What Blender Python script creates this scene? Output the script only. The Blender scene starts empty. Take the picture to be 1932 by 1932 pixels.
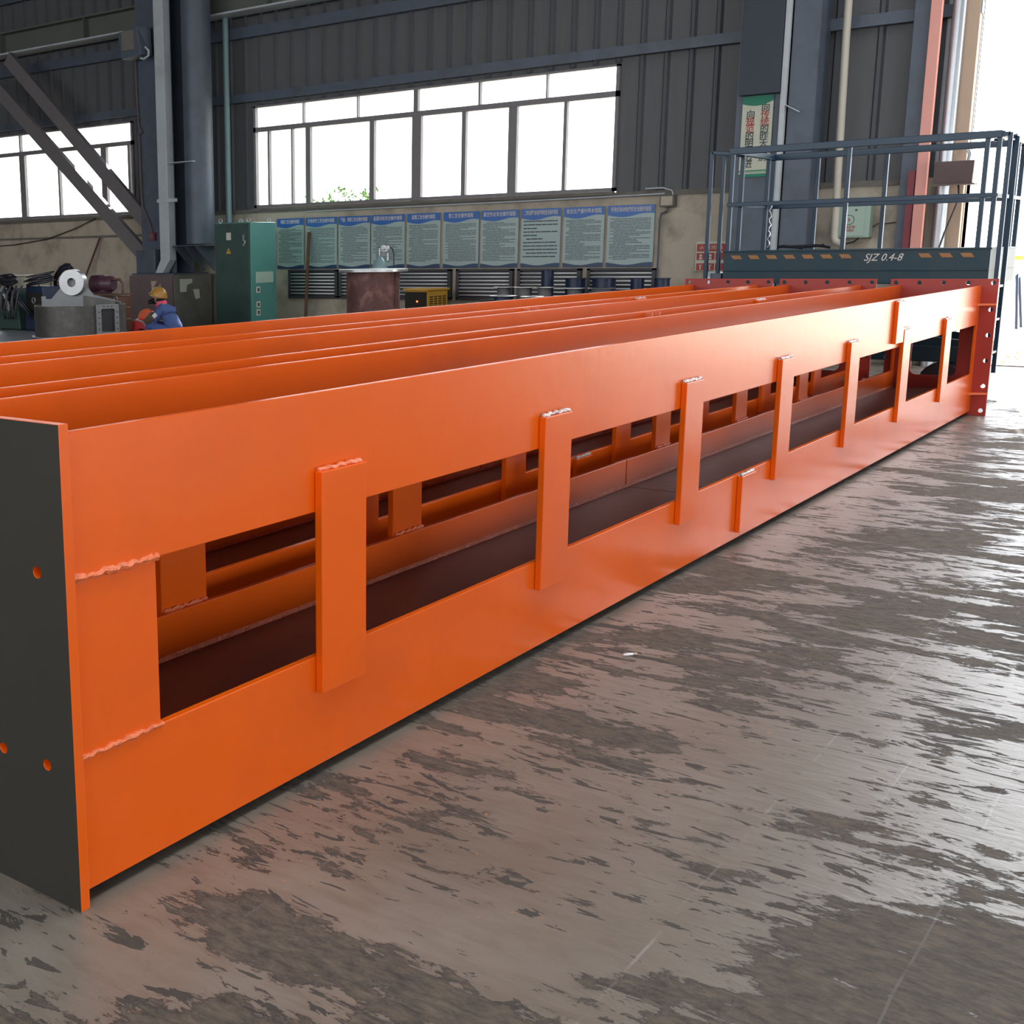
import bpy, bmesh, math, random
from mathutils import Vector, Matrix
from mathutils.geometry import delaunay_2d_cdt
random.seed(7)
scene = bpy.context.scene
COL = scene.collection
PI = math.pi

# ------------------------------------------------------------------ camera
cam_d = bpy.data.cameras.new('camera')
cam = bpy.data.objects.new('camera', cam_d)
COL.objects.link(cam)
yaw, pitch, roll = .70333, .19749, .01661
F = Vector((math.cos(yaw)*math.cos(pitch), math.sin(yaw)*math.cos(pitch), -math.sin(pitch)))
Rt = Vector((math.sin(yaw), -math.cos(yaw), 0))
Dn = F.cross(Rt)
R2 = Rt*math.cos(roll) + Dn*math.sin(roll)
D2 = Dn*math.cos(roll) - Rt*math.sin(roll)
M = Matrix.Identity(4)
for i in range(3):
    M[i][0], M[i][1], M[i][2] = R2[i], -D2[i], -F[i]
M.translation = Vector((0, 0, 1.5))
cam.matrix_world = M
cam_d.sensor_width = 36
cam_d.lens = 2275.4/1932*36
cam_d.shift_x = (966-475.4)/1932
cam_d.shift_y = (933.4-966)/1932
cam_d.clip_end = 300
scene.camera = cam

# ------------------------------------------------------------------ sky, sun, exposure
world = bpy.data.worlds.new('sky')
scene.world = world
world.use_nodes = True
bg = world.node_tree.nodes['Background']
bg.inputs[0].default_value = (.92, .955, 1, 1)
bg.inputs[1].default_value = 5.0
sun_d = bpy.data.lights.new('sun', 'SUN')
sun_d.energy = 19
sun_d.angle = math.radians(1.5)
sun_d.color = (1, .96, .9)
sun = bpy.data.objects.new('sun', sun_d)
COL.objects.link(sun)
sd = Vector((-.967, -.255, -.95)).normalized()
sun.rotation_euler = sd.to_track_quat('-Z', 'Y').to_euler()
sun.location = (30, 8, 20)
scene.view_settings.view_transform = 'Standard'
scene.view_settings.look = 'None'
scene.view_settings.gamma = 1
scene.view_settings.use_curve_mapping = False
scene.view_settings.exposure = 0.0
scene.cycles.max_bounces = 8
scene.cycles.diffuse_bounces = 5
scene.cycles.glossy_bounces = 4
scene.cycles.transparent_max_bounces = 8
scene.cycles.sample_clamp_indirect = 8
scene.cycles.use_denoising = True
scene.cycles.caustics_reflective = False
scene.cycles.caustics_refractive = False

def portal(name, loc, rot, sx, sy):
    d = bpy.data.lights.new(name, 'AREA')
    d.shape = 'RECTANGLE'; d.size = sx; d.size_y = sy
    d.cycles.is_portal = True
    o = bpy.data.objects.new(name, d); COL.objects.link(o)
    o.location = loc; o.rotation_euler = rot
# area lights shine along -Z: openings guide the daylight inwards
portal('doorway_daylight', (17.3, -.5, 3.5), (0, PI/2, 0), 7, 7.2)
portal('window_daylight', (17.3, 10.85, 3.16), (0, PI/2, 0), 1.8, 6.8)
portal('window_daylight', (17.3, 20.6, 3.16), (0, PI/2, 0), 1.8, 6.8)
portal('side_daylight', (4, -9.3, 1.8), (PI/2, 0, 0), 21, 3.3)
portal('gable_fill_portal', (-9.3, 9, 4.6), (0, -PI/2, 0), 4.4, 30)  # portal for the openings added in the unseen front wall
portal('roof_daylight', (5, 0, 9.25), (0, 0, 0), 24, 3)

# ------------------------------------------------------------------ materials
def new_mat(name):
    m = bpy.data.materials.new(name); m.use_nodes = True
    nt = m.node_tree
    return m, nt, nt.nodes['Principled BSDF']

def mat(name, col, rough=.5, metal=0, var=.12, vscale=6, bump=0, bscale=30, stretch=(1, 1, 1), dirt=None, dscale=2.5, damt=.5, coat=0, spec=None):
    """painted / metal / plastered surface with mottling, optional dirt patches and bump"""
    m, nt, b = new_mat(name)
    N, L = nt.nodes, nt.links
    tc = N.new('ShaderNodeTexCoord'); mp = N.new('ShaderNodeMapping')
    mp.inputs['Scale'].default_value = stretch
    L.new(tc.outputs['Object'], mp.inputs[0])
    n = N.new('ShaderNodeTexNoise'); n.inputs['Scale'].default_value = vscale; n.inputs['Detail'].default_value = 6
    L.new(mp.outputs[0], n.inputs['Vector'])
    mix = N.new('ShaderNodeMix'); mix.data_type = 'RGBA'
    mix.inputs[6].default_value = (*[c*(1-var) for c in col], 1)
    mix.inputs[7].default_value = (*[min(1, c*(1+var)) for c in col], 1)
    L.new(n.outputs[0], mix.inputs[0])
    out = mix.outputs[2]
    if dirt:
        n2 = N.new('ShaderNodeTexNoise'); n2.inputs['Scale'].default_value = dscale; n2.inputs['Detail'].default_value = 9
        n2.inputs['Roughness'].default_value = .65
        L.new(mp.outputs[0], n2.inputs['Vector'])
        r = N.new('ShaderNodeValToRGB')
        r.color_ramp.elements[0].position = .48; r.color_ramp.elements[1].position = .68
        r.color_ramp.elements[1].color = (damt, damt, damt, 1)
        L.new(n2.outputs[0], r.inputs[0])
        m2 = N.new('ShaderNodeMix'); m2.data_type = 'RGBA'
        L.new(r.outputs[0], m2.inputs[0]); L.new(out, m2.inputs[6]); m2.inputs[7].default_value = (*dirt, 1)
        out = m2.outputs[2]
    L.new(out, b.inputs['Base Color'])
    b.inputs['Roughness'].default_value = rough
    b.inputs['Metallic'].default_value = metal
    if spec is not None: b.inputs['Specular IOR Level'].default_value = spec
    if coat:
        b.inputs['Coat Weight'].default_value = coat; b.inputs['Coat Roughness'].default_value = .15
    if bump:
        n3 = N.new('ShaderNodeTexNoise'); n3.inputs['Scale'].default_value = bscale; n3.inputs['Detail'].default_value = 5
        L.new(mp.outputs[0], n3.inputs['Vector'])
        bp = N.new('ShaderNodeBump'); bp.inputs['Strength'].default_value = bump; bp.inputs['Distance'].default_value = .02
        L.new(n3.outputs[0], bp.inputs['Height']); L.new(bp.outputs[0], b.inputs['Normal'])
    return m

def emis(name, col, s):
    m, nt, b = new_mat(name)
    b.inputs['Base Color'].default_value = (*col, 1)
    b.inputs['Emission Color'].default_value = (*col, 1); b.inputs['Emission Strength'].default_value = s
    return m

ORANGE = mat('orange_paint', (.76, .107, .003), .25, spec=.42, var=.05, vscale=3, bump=.05, bscale=14, dirt=(.45, .07, .02), dscale=1.3, damt=.25)
EDGE = mat('bare_edge_steel', (.42, .30, .22), .4, .3, var=.3, vscale=30)
MAROON = mat('maroon_primer', (.15, .062, .058), .40, var=.25, vscale=4, bump=.1, bscale=10)
REDOX = mat('red_oxide_shaded', (.34, .030, .018), .42, var=.08, vscale=5)  # red oxide tone, darkened because the flange faces away from the light
DARKPLATE = mat('dark_primer', (.024, .022, .016), .7, spec=.3, var=.12, vscale=8)
WELD = mat('painted_weld', (.76, .17, .055), .28, .1, var=.3, vscale=60, bump=.6, bscale=90)
WELDS = mat('bright_weld', (.55, .45, .42), .22, .6, var=.4, vscale=80, bump=.8, bscale=90)
CLAD = mat('grey_cladding', (.105, .107, .112), .55, var=.12, vscale=2, stretch=(1, 3, .3), dirt=(.09, .085, .08), damt=.5)
RIB = mat('cladding_rib', (.07, .075, .085), .55, var=.1)
PLASTER = mat('stained_plaster', (.50, .43, .34), .85, var=.14, vscale=3, bump=.25, bscale=20, dirt=(.22, .19, .155), dscale=1.6, damt=.75)
CONC = mat('old_concrete', (.17, .155, .135), .85, var=.2, vscale=4, bump=.4, bscale=18, dirt=(.08, .075, .07), damt=.6)
STEELBLUE = mat('blue_grey_steel', (.085, .105, .14), .45, var=.12, vscale=3, dirt=(.05, .055, .06), damt=.5)
STEELDK = mat('charcoal_blue_sheet', (.022, .032, .048), .5)
STEELLIGHT = mat('pale_grey_steel', (.48, .52, .54), .4, var=.1, vscale=3, dirt=(.3, .3, .28), damt=.4)
TEALPOST = mat('pale_teal_paint', (.22, .34, .36), .4, var=.1)
CRANE = mat('olive_grey_beam', (.12, .125, .105), .5, var=.15, vscale=2)
CEIL = mat('roof_sheet', (.2, .2, .2), .8)
VENTDK = mat('dark_vent_steel', (.05, .048, .055), .5)
BRACE = mat('brown_grey_brace', (.16, .145, .15), .5, var=.12)
FRAMEM = mat('window_frame_metal', (.20, .185, .19), .5, var=.1)
LIFT = mat('dark_teal_paint', (.008, .036, .050), .42, spec=.35, var=.1, vscale=4, dirt=(.03, .05, .055), damt=.4)
LIFTR = mat('rail_blue_paint', (.007, .034, .065), .32, spec=.4, var=.1)
YEL = mat('worn_stripe_yellow', (.30, .14, .04), .5, var=.3, vscale=20)
BLK = mat('black_plastic', (.015, .015, .02), .4)
RUBBER = mat('black_rubber_cable', (.02, .02, .028), .35, var=.2)
WHITEP = mat('white_print', (.62, .60, .55), .6)
GREENCAB = mat('green_cabinet_enamel', (.085, .27, .235), .38, var=.08, vscale=2, dirt=(.06, .18, .16), damt=.4)
GREENFRONT = mat('shaded_dark_green_enamel', (.035, .075, .065), .42, var=.1, dirt=(.02, .035, .03), damt=.5)  # shade on the cabinet front put into a darker green; also a machine case
PAPER = mat('yellowed_paper', (.60, .60, .50), .8, var=.08, vscale=12)
POSTER = mat('poster_board', (.36, .46, .44), .35, var=.05)
PBLUE = mat('poster_blue', (.03, .13, .42), .35)
PDARK = mat('poster_dark_blue', (.02, .05, .12), .35)
INK = mat('printing_ink', (.06, .07, .08), .6)
REDINK = mat('red_ink', (.42, .06, .05), .6)
RUST = mat('rusty_steel', (.11, .045, .04), .55, .2, var=.3, vscale=8, dirt=(.30, .14, .11), dscale=6, damt=.8, bump=.2, bscale=40)
RAWSTEEL = mat('raw_mill_steel', (.085, .082, .078), .42, .5, var=.2, vscale=6, dirt=(.18, .15, .12), dscale=9, damt=.5)
BRIGHTSTEEL = mat('machined_steel', (.55, .55, .55), .28, .7, var=.15, vscale=8)
GREYST = mat('weathered_grey_steel', (.20, .205, .21), .38, .5, var=.2, vscale=7, dirt=(.10, .10, .10))
GALV = mat('galvanised_steel', (.50, .53, .56), .3, .6, var=.2, vscale=5, dirt=(.3, .32, .34), damt=.5)
YELBOX = mat('yellow_machine_paint', (.62, .33, .035), .4, var=.1)
DKBLUE = mat('dark_blue_paint', (.012, .024, .06), .4, var=.15)
GREYCAST = mat('grey_cast_steel', (.15, .145, .145), .6, var=.15, vscale=12)
PINK = mat('salmon_pipe_paint', (.75, .33, .27), .4, var=.06)
REDDK = mat('dark_red_paint', (.22, .03, .045), .45)
PVC = mat('cream_pvc', (.52, .48, .40), .5, var=.08)
PALEGREEN = mat('pale_green_enamel', (.36, .48, .40), .45, var=.05)
BROWNBOX = mat('brown_weathered_metal', (.14, .10, .10), .6, var=.15)
TAN = mat('tan_sheet', (.50, .36, .26), .6, var=.06)
WOOD = mat('old_brown_wood', (.13, .06, .035), .7, var=.3, stretch=(1, 1, .2), vscale=20)
CREAM = mat('cream_plastic', (.62, .58, .46), .45, var=.08)
MOTOR = mat('maroon_motor_paint', (.09, .035, .055), .4, var=.15)
SKIN = mat('skin', (.42, .20, .13), .55)
DENIM = mat('blue_work_cloth', (.075, .125, .33), .8, var=.2, vscale=14, bump=.3, bscale=26)
LEATHER = mat('brown_leather', (.15, .105, .07), .6, var=.2, vscale=12, bump=.3)
HATM = mat('ochre_hard_hat', (.48, .24, .045), .3, var=.08)
HAIR = mat('black_hair', (.012, .011, .012), .6)
RESP = mat('pink_filter', (.85, .06, .16), .4)
RED = mat('bright_red_paint', (.60, .04, .045), .35, var=.1)
ORSH = mat('orange_shell', (.80, .16, .06), .35)
WHITE = mat('white_enamel', (.8, .8, .8), .35)
LEAF = mat('fresh_leaf', (.06, .19, .012), .6, var=.4)
TWIG = mat('twig_bark', (.10, .06, .03), .8)
DRYLEAF = mat('dry_leaf', (.50, .24, .10), .8, var=.3, vscale=30)
OUTG = mat('pale_yard_concrete', (.56, .51, .40), .8, var=.06, vscale=1.5)
TANK = mat('pale_blue_tank', (.45, .66, .80), .4)
BANGREEN = mat('banner_green', (.02, .20, .12), .6)
BANCREAM = mat('banner_cream', (.55, .56, .44), .6)
LAMPRED = emis('red_indicator_light', (1, .12, .03), 4)

def floor_mat():
    m, nt, b = new_mat('worn_wet_concrete'); N, L = nt.nodes, nt.links
    tc = N.new('ShaderNodeTexCoord')
    def mapped(s, rz=0):
        mp = N.new('ShaderNodeMapping'); mp.inputs['Scale'].default_value = s; mp.inputs['Rotation'].default_value[2] = rz
        L.new(tc.outputs['Object'], mp.inputs[0]); return mp.outputs[0]
    def noise(v, sc, det=8, ro=.6, dist=0):
        n = N.new('ShaderNodeTexNoise'); n.inputs['Scale'].default_value = sc; n.inputs['Detail'].default_value = det
        n.inputs['Roughness'].default_value = ro; n.inputs['Distortion'].default_value = dist
        L.new(v, n.inputs['Vector']); return n.outputs[0]
    def math_(op, a, c, d=None):
        n = N.new('ShaderNodeMath'); n.operation = op
        for i, x in enumerate((a, c, d)):
            if x is None: continue
            if isinstance(x, (int, float)): n.inputs[i].default_value = x
            else: L.new(x, n.inputs[i])
        return n.outputs[0]
    def ramp(v, p0, p1, c0=0, c1=1):
        n = N.new('ShaderNodeMapRange'); n.inputs[1].default_value = p0; n.inputs[2].default_value = p1
        n.inputs[3].default_value = c0; n.inputs[4].default_value = c1; L.new(v, n.inputs[0]); return n.outputs[0]
    def mixc(f, a, c):
        n = N.new('ShaderNodeMix'); n.data_type = 'RGBA'; L.new(f, n.inputs[0])
        for i, x in ((6, a), (7, c)):
            if isinstance(x, tuple): n.inputs[i].default_value = (*x, 1)
            else: L.new(x, n.inputs[i])
        return n.outputs[2]
    streak = mapped((1.0, .34, 1), .08)
    chip = mapped((1.0, .26, 1), .12)
    plain = mapped((1, 1, 1))
    big = noise(plain, .62, 3, .55)
    mid = noise(streak, 4.6, 12, .74, .1)
    fine = noise(chip, 24, 6, .65, .4)
    grit = noise(streak, 34, 8, .78, .2)
    # where the smooth skim coat has broken away: large ragged patches
    s = math_('ADD', math_('MULTIPLY', mid, .62), math_('ADD', math_('MULTIPLY', big, .50), math_('MULTIPLY', fine, .07)))
    rough = ramp(s, .608, .614)
    rim = math_('MULTIPLY', ramp(s, .600, .607), math_('SUBTRACT', 1.0, ramp(s, .610, .620)))
    # small elongated chips all over the smooth coat, in looser and denser fields
    dens = ramp(noise(plain, 1.3, 4, .6), .38, .62, .05, -.03)
    ch = noise(chip, 11, 6, .66, .8)
    pits = ramp(math_('SUBTRACT', ch, dens), .592, .602)
    ch2 = noise(chip, 27, 4, .6, .6)
    pits = math_('MAXIMUM', pits, ramp(math_('SUBTRACT', ch2, dens), .600, .615))
    broken = math_('MAXIMUM', rough, math_('MULTIPLY', pits, .9))
    tone = noise(plain, 1.1, 7, .65)
    smoothc = mixc(ramp(tone, .35, .65), (.152, .126, .098), (.205, .180, .150))
    smoothc = mixc(math_('MULTIPLY', ramp(fine, .45, .7), .4), smoothc, (.085, .064, .045))
    roughc = mixc(ramp(grit, .35, .66), (.034, .022, .011), (.235, .178, .118))
    c = mixc(broken, smoothc, roughc)
    c = mixc(math_('MULTIPLY', rim, .85), c, (.022, .015, .010))
    c = mixc(math_('MULTIPLY', math_('MULTIPLY', pits, math_('SUBTRACT', 1.0, rough)), .75), c, (.035, .024, .015))
    # faint straight joint marks
    sx = N.new('ShaderNodeSeparateXYZ'); L.new(tc.outputs['Object'], sx.inputs[0])
    wob = math_('MULTIPLY', math_('SUBTRACT', noise(plain, 3, 2, .5), .5), .02)
    for axis, pos, wd, col in ((1, .90, .0035, (.30, .28, .25)), (1, .68, .003, (.28, .26, .23)), (1, .44, .003, (.25, .23, .2)), (1, 1.67, .004, (.20, .18, .16)), (0, 7.07, .006, (.03, .025, .02)), (0, 3.9, .003, (.05, .04, .03))):
        dd = math_('ABSOLUTE', math_('ADD', math_('SUBTRACT', sx.outputs[axis], pos), wob), 0)
        f_ = math_('MULTIPLY', math_('LESS_THAN', dd, wd), ramp(noise(plain, 2.2+axis+pos, 4, .7), .50, .60))
        c = mixc(math_('MULTIPLY', f_, .6), c, col)
    spots = math_('MULTIPLY', ramp(noise(plain, 34, 2, .5), .705, .74), math_('MULTIPLY', ramp(noise(plain, .9, 2, .5), .48, .6), .85))
    c = mixc(spots, c, (.46, .20, .05))
    pale = math_('MULTIPLY', ramp(noise(streak, 7, 5, .7, .5), .73, .755), .7)
    c = mixc(pale, c, (.38, .22, .15))
    L.new(c, b.inputs['Base Color'])
    r = math_('ADD', ramp(grit, .3, .7, .30, .38), math_('MULTIPLY', broken, .42))
    L.new(r, b.inputs['Roughness'])
    b.inputs['Specular IOR Level'].default_value = .85
    h = math_('ADD', math_('MULTIPLY', broken, -1.0), math_('MULTIPLY', math_('MULTIPLY', grit, broken), 2.6))
    h = math_('ADD', h, math_('MULTIPLY', fine, .22))
    bp = N.new('ShaderNodeBump'); bp.inputs['Strength'].default_value = 1.0; bp.inputs['Distance'].default_value = .016
    L.new(h, bp.inputs['Height']); L.new(bp.outputs[0], b.inputs['Normal'])
    return m
FLOOR = floor_mat()

def glass_mat():
    m = bpy.data.materials.new('thin_window_glass'); m.use_nodes = True
    nt = m.node_tree; nt.nodes.clear(); N, L = nt.nodes, nt.links
    o = N.new('ShaderNodeOutputMaterial'); mx = N.new('ShaderNodeMixShader')
    t = N.new('ShaderNodeBsdfTransparent'); t.inputs[0].default_value = (.93, .95, .95, 1)
    g = N.new('ShaderNodeBsdfGlossy'); g.inputs['Roughness'].default_value = .03
    mx.inputs[0].default_value = .06
    L.new(t.outputs[0], mx.inputs[1]); L.new(g.outputs[0], mx.inputs[2]); L.new(mx.outputs[0], o.inputs[0])
    return m
GLASS = glass_mat()

# ------------------------------------------------------------------ mesh building
ORG = {}
class MB:
    def __init__(s): s.v = []; s.f = []; s.m = []; s.sm = []
    def add(s, vs, fs, mi=0, smooth=False):
        k = len(s.v); s.v += [Vector(v) for v in vs]
        for f in fs:
            s.f.append([i+k for i in f]); s.m.append(mi); s.sm.append(smooth)
        return s
    def box(s, x0, x1, y0, y1, z0, z1, mi=0, rot=None):
        x0, x1 = sorted((x0, x1)); y0, y1 = sorted((y0, y1)); z0, z1 = sorted((z0, z1))
        vs = [Vector((x, y, z)) for z in (z0, z1) for y in (y0, y1) for x in (x0, x1)]
        if rot:
            c = Vector(((x0+x1)/2, (y0+y1)/2, (z0+z1)/2)); vs = [c + rot @ (v-c) for v in vs]
        return s.add(vs, [(0, 2, 3, 1), (4, 5, 7, 6), (0, 1, 5, 4), (2, 6, 7, 3), (0, 4, 6, 2), (1, 3, 7, 5)], mi)
    def bar(s, p, q, w, h, mi=0, up=(0, 0, 1)):
        p, q = Vector(p), Vector(q); d = (q-p).normalized(); up = Vector(up)
        if abs(d.dot(up)) > .98: up = Vector((1, 0, 0))
        a = d.cross(up).normalized()*w/2; b = a.cross(d).normalized()*h/2
        vs = [p-a-b, p+a-b, p+a+b, p-a+b, q-a-b, q+a-b, q+a+b, q-a+b]
        return s.add(vs, [(0, 3, 2, 1), (4, 5, 6, 7), (0, 1, 5, 4), (1, 2, 6, 5), (2, 3, 7, 6), (3, 0, 4, 7)], mi)
    def cyl(s, p, q, r, r2=None, n=20, mi=0, cap=True):
        p, q = Vector(p), Vector(q); r2 = r if r2 is None else r2
        d = (q-p).normalized(); up = Vector((0, 0, 1)) if abs(d.z) < .9 else Vector((1, 0, 0))
        a = d.cross(up).normalized(); b = d.cross(a).normalized(); vs = []
        for c, rr in ((p, r), (q, r2)):
            vs += [c + (a*math.cos(2*PI*i/n) + b*math.sin(2*PI*i/n))*rr for i in range(n)]
        s.add(vs, [(i, (i+1) % n, (i+1) % n+n, i+n) for i in range(n)], mi, True)
        if cap: s.add(vs, [tuple(range(n-1, -1, -1)), tuple(range(n, 2*n))], mi)
        return s
    def lathe(s, prof, c, axis=(0, 0, 1), n=28, mi=0):
        c = Vector(c); d = Vector(axis).normalized(); up = Vector((0, 0, 1)) if abs(d.z) < .9 else Vector((1, 0, 0))
        a = d.cross(up).normalized(); b = d.cross(a).normalized(); vs = []; m = len(prof)
        for i in range(n):
            u = a*math.cos(2*PI*i/n) + b*math.sin(2*PI*i/n)
            vs += [c + u*r + d*h for r, h in prof]
        fs = [(i*m+j, i*m+j+1, ((i+1) % n)*m+j+1, ((i+1) % n)*m+j) for i in range(n) for j in range(m-1)]
        return s.add(vs, fs, mi, True)
    def tube(s, pts, r, n=8, mi=0, jit=0):
        pts = [Vector(p) for p in pts]; vs = []; k = len(pts); prev = None
        for i, p in enumerate(pts):
            d = (pts[min(i+1, k-1)] - pts[max(i-1, 0)]).normalized()
            if prev is None:
                up = Vector((0, 0, 1)) if abs(d.z) < .9 else Vector((1, 0, 0)); a = d.cross(up).normalized()
            else: a = (prev - d*prev.dot(d)).normalized()
            prev = a; b = d.cross(a)
            rr = r*(1+random.uniform(-jit, jit))
            o = (a*random.uniform(-1, 1) + b*random.uniform(-1, 1))*r*jit*.6
            vs += [p + o + (a*math.cos(2*PI*j/n)+b*math.sin(2*PI*j/n))*rr for j in range(n)]
        fs = [(i*n+j, i*n+(j+1) % n, (i+1)*n+(j+1) % n, (i+1)*n+j) for i in range(k-1) for j in range(n)]
        s.add(vs, fs, mi, True); s.add(vs, [tuple(range(n-1, -1, -1)), tuple(range((k-1)*n, k*n))], mi)
        return s
    def plate(s, outer, holes, frame, t, mi=0, mie=None, mib=None):
        """polygon with holes, extruded by t along the frame's third axis; frame=(origin, u, v, w)"""
        o, u, v, w = [Vector(a) for a in frame]
        loops = [outer]+list(holes); flat = [p for l in loops for p in l]
        n0 = len(outer); st = n0; es = []
        for l in holes:
            n = len(l); es += [(st+i, st+(i+1) % n) for i in range(n)]; st += n
        r = delaunay_2d_cdt([Vector(p) for p in flat], es, [list(range(n0))], 1, 1e-6)
        nf = len(flat); vmap = []
        for q, g in enumerate(r[3]):
            if g: vmap.append(g[0])
            else: vmap.append(len(flat)); flat.append(tuple(r[0][q]))
        def inside(pt, poly):
            c = False
            for a, b in zip(poly, list(poly[1:])+[poly[0]]):
                if (a[1] > pt[1]) != (b[1] > pt[1]) and pt[0] < (b[0]-a[0])*(pt[1]-a[1])/(b[1]-a[1])+a[0]: c = not c
            return c
        tris = []
        for f in r[2]:
            t3 = [vmap[q] for q in f]; cc = (sum(flat[q][0] for q in t3)/len(t3), sum(flat[q][1] for q in t3)/len(t3))
            if not any(inside(cc, h) for h in holes): tris.append(tuple(t3))
        A = [o+u*p[0]+v*p[1] for p in flat]; B = [p+w*t for p in A]; k = len(A)
        s.add(A+B, [tuple(tr) for tr in tris], mi)
        s.add(A+B, [tuple(i+k for i in reversed(tr)) for tr in tris], mi if mib is None else mib)
        st = 0; fs = []
        for l in loops:
            n = len(l); fs += [(st+i, st+(i+1) % n, st+(i+1) % n+k, st+i+k) for i in range(n)]; st += n
        return s.add(A+B, fs, mi if mie is None else mie)
    def ball(s, c, r, n=16, mi=0, sc=(1, 1, 1)):
        c = Vector(c); m = n//2; vs = []
        for i in range(m+1):
            th = PI*i/m
            for j in range(n):
                ph = 2*PI*j/n
                vs.append(c+Vector((r*math.sin(th)*math.cos(ph)*sc[0], r*math.sin(th)*math.sin(ph)*sc[1], r*math.cos(th)*sc[2])))
        return s.add(vs, [(i*n+j, (i+1)*n+j, (i+1)*n+(j+1) % n, i*n+(j+1) % n) for i in range(m) for j in range(n)], mi, True)
    def build(s, name, mats, parent=None, loc=None, bevel=0, fix=True):
        if not isinstance(mats, (list, tuple)): mats = [mats]
        root = parent
        while root is not None and root.parent is not None: root = root.parent
        if root is not None: O = ORG[root.name]
        elif loc is not None: O = Vector(loc)
        else:
            xs = [v.x for v in s.v]; ys = [v.y for v in s.v]; zs = [v.z for v in s.v]
            O = Vector(((min(xs)+max(xs))/2, (min(ys)+max(ys))/2, min(zs)))
        me = bpy.data.meshes.new(name)
        me.from_pydata([v-O for v in s.v], [], s.f)
        for mm in mats: me.materials.append(mm)
        for p, mi, sm in zip(me.polygons, s.m, s.sm): p.material_index = mi; p.use_smooth = sm
        bm = bmesh.new(); bm.from_mesh(me)
        bmesh.ops.remove_doubles(bm, verts=bm.verts, dist=1e-5)
        if fix: bmesh.ops.recalc_face_normals(bm, faces=bm.faces)
        for e in bm.edges:
            if len(e.link_faces) == 2 and e.calc_face_angle(0) > .6: e.smooth = False
        bm.to_mesh(me); bm.free()
        o = bpy.data.objects.new(name, me); COL.objects.link(o)
        if parent is not None: o.parent = parent
        else: o.location = O; ORG[o.name] = O
        if bevel:
            b = o.modifiers.new('bevel', 'BEVEL'); b.width = bevel; b.segments = 2; b.limit_method = 'ANGLE'; b.angle_limit = .6
        return o

def tag(o, label, cat, group=None, kind=None):
    o['label'] = label; o['category'] = cat
    if group: o['group'] = group
    if kind: o['kind'] = kind
    return o
def thing(name, label, cat, loc, group=None):
    o = bpy.data.objects.new(name, None); COL.objects.link(o); o.empty_display_size = .1
    o.location = loc; ORG[o.name] = Vector(loc)
    return tag(o, label, cat, group)
def struct(mb, name, mats, **k):
    o = mb.build(name, mats, **k); o['kind'] = 'structure'; return o
def kids(o): return [c for c in bpy.data.objects if c.parent == o]
def copy_tree(o, parent=None):
    c = o.copy(); COL.objects.link(c); c.parent = parent
    for ch in kids(o):
        if ch.name != c.name: copy_tree(ch, c)
    if parent is None: ORG[c.name] = Vector(c.location)
    return c
def ngon(cx, cy, r, n=12, ph=0): return [(cx+r*math.cos(2*PI*i/n+ph), cy+r*math.sin(2*PI*i/n+ph)) for i in range(n)]
def rrect(x0, x1, y0, y1, r, n=5):
    out = []
    for cx, cy, a in ((x1-r, y1-r, 0), (x0+r, y1-r, PI/2), (x0+r, y0+r, PI), (x1-r, y0+r, 3*PI/2)):
        out += [(cx+r*math.cos(a+PI/2*i/n), cy+r*math.sin(a+PI/2*i/n)) for i in range(n+1)]
    return out
def text_mb(mb, txt, loc, size, right, up, mi=0, depth=.0012, shear=0, align='CENTER', width=None, bold=0, spacing=1):
    """letters as thin raised solids; right/up give the plane they lie in"""
    cu = bpy.data.curves.new('t', 'FONT'); cu.body = txt; cu.size = size; cu.extrude = depth; cu.shear = shear
    cu.align_x = align; cu.align_y = 'CENTER'; cu.offset = bold; cu.space_line = spacing; cu.resolution_u = 3
    ob = bpy.data.objects.new('t', cu); COL.objects.link(ob)
    dg = bpy.context.evaluated_depsgraph_get(); me = bpy.data.meshes.new_from_object(ob.evaluated_get(dg))
    R, U = Vector(right), Vector(up); Nn = R.cross(U); L = Vector(loc)
    xs = [v.co.x for v in me.vertices] or [0]; k = 1
    if width and max(xs) > min(xs): k = width/(max(xs)-min(xs))
    mb.add([L + R*v.co.x*k + U*v.co.y + Nn*v.co.z for v in me.vertices], [tuple(p.vertices) for p in me.polygons], mi)
    bpy.data.objects.remove(ob); bpy.data.meshes.remove(me); bpy.data.curves.remove(cu)

# ------------------------------------------------------------------ the hall
XW = 17.0
struct(MB().box(-9, XW+.3, -9, 26, -.2, 0), 'floor', FLOOR, loc=(0, 0, 0))
struct(MB().box(XW+.3, 75, -40, 60, -.22, -.02), 'ground', OUTG, loc=(0, 0, 0))

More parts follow.
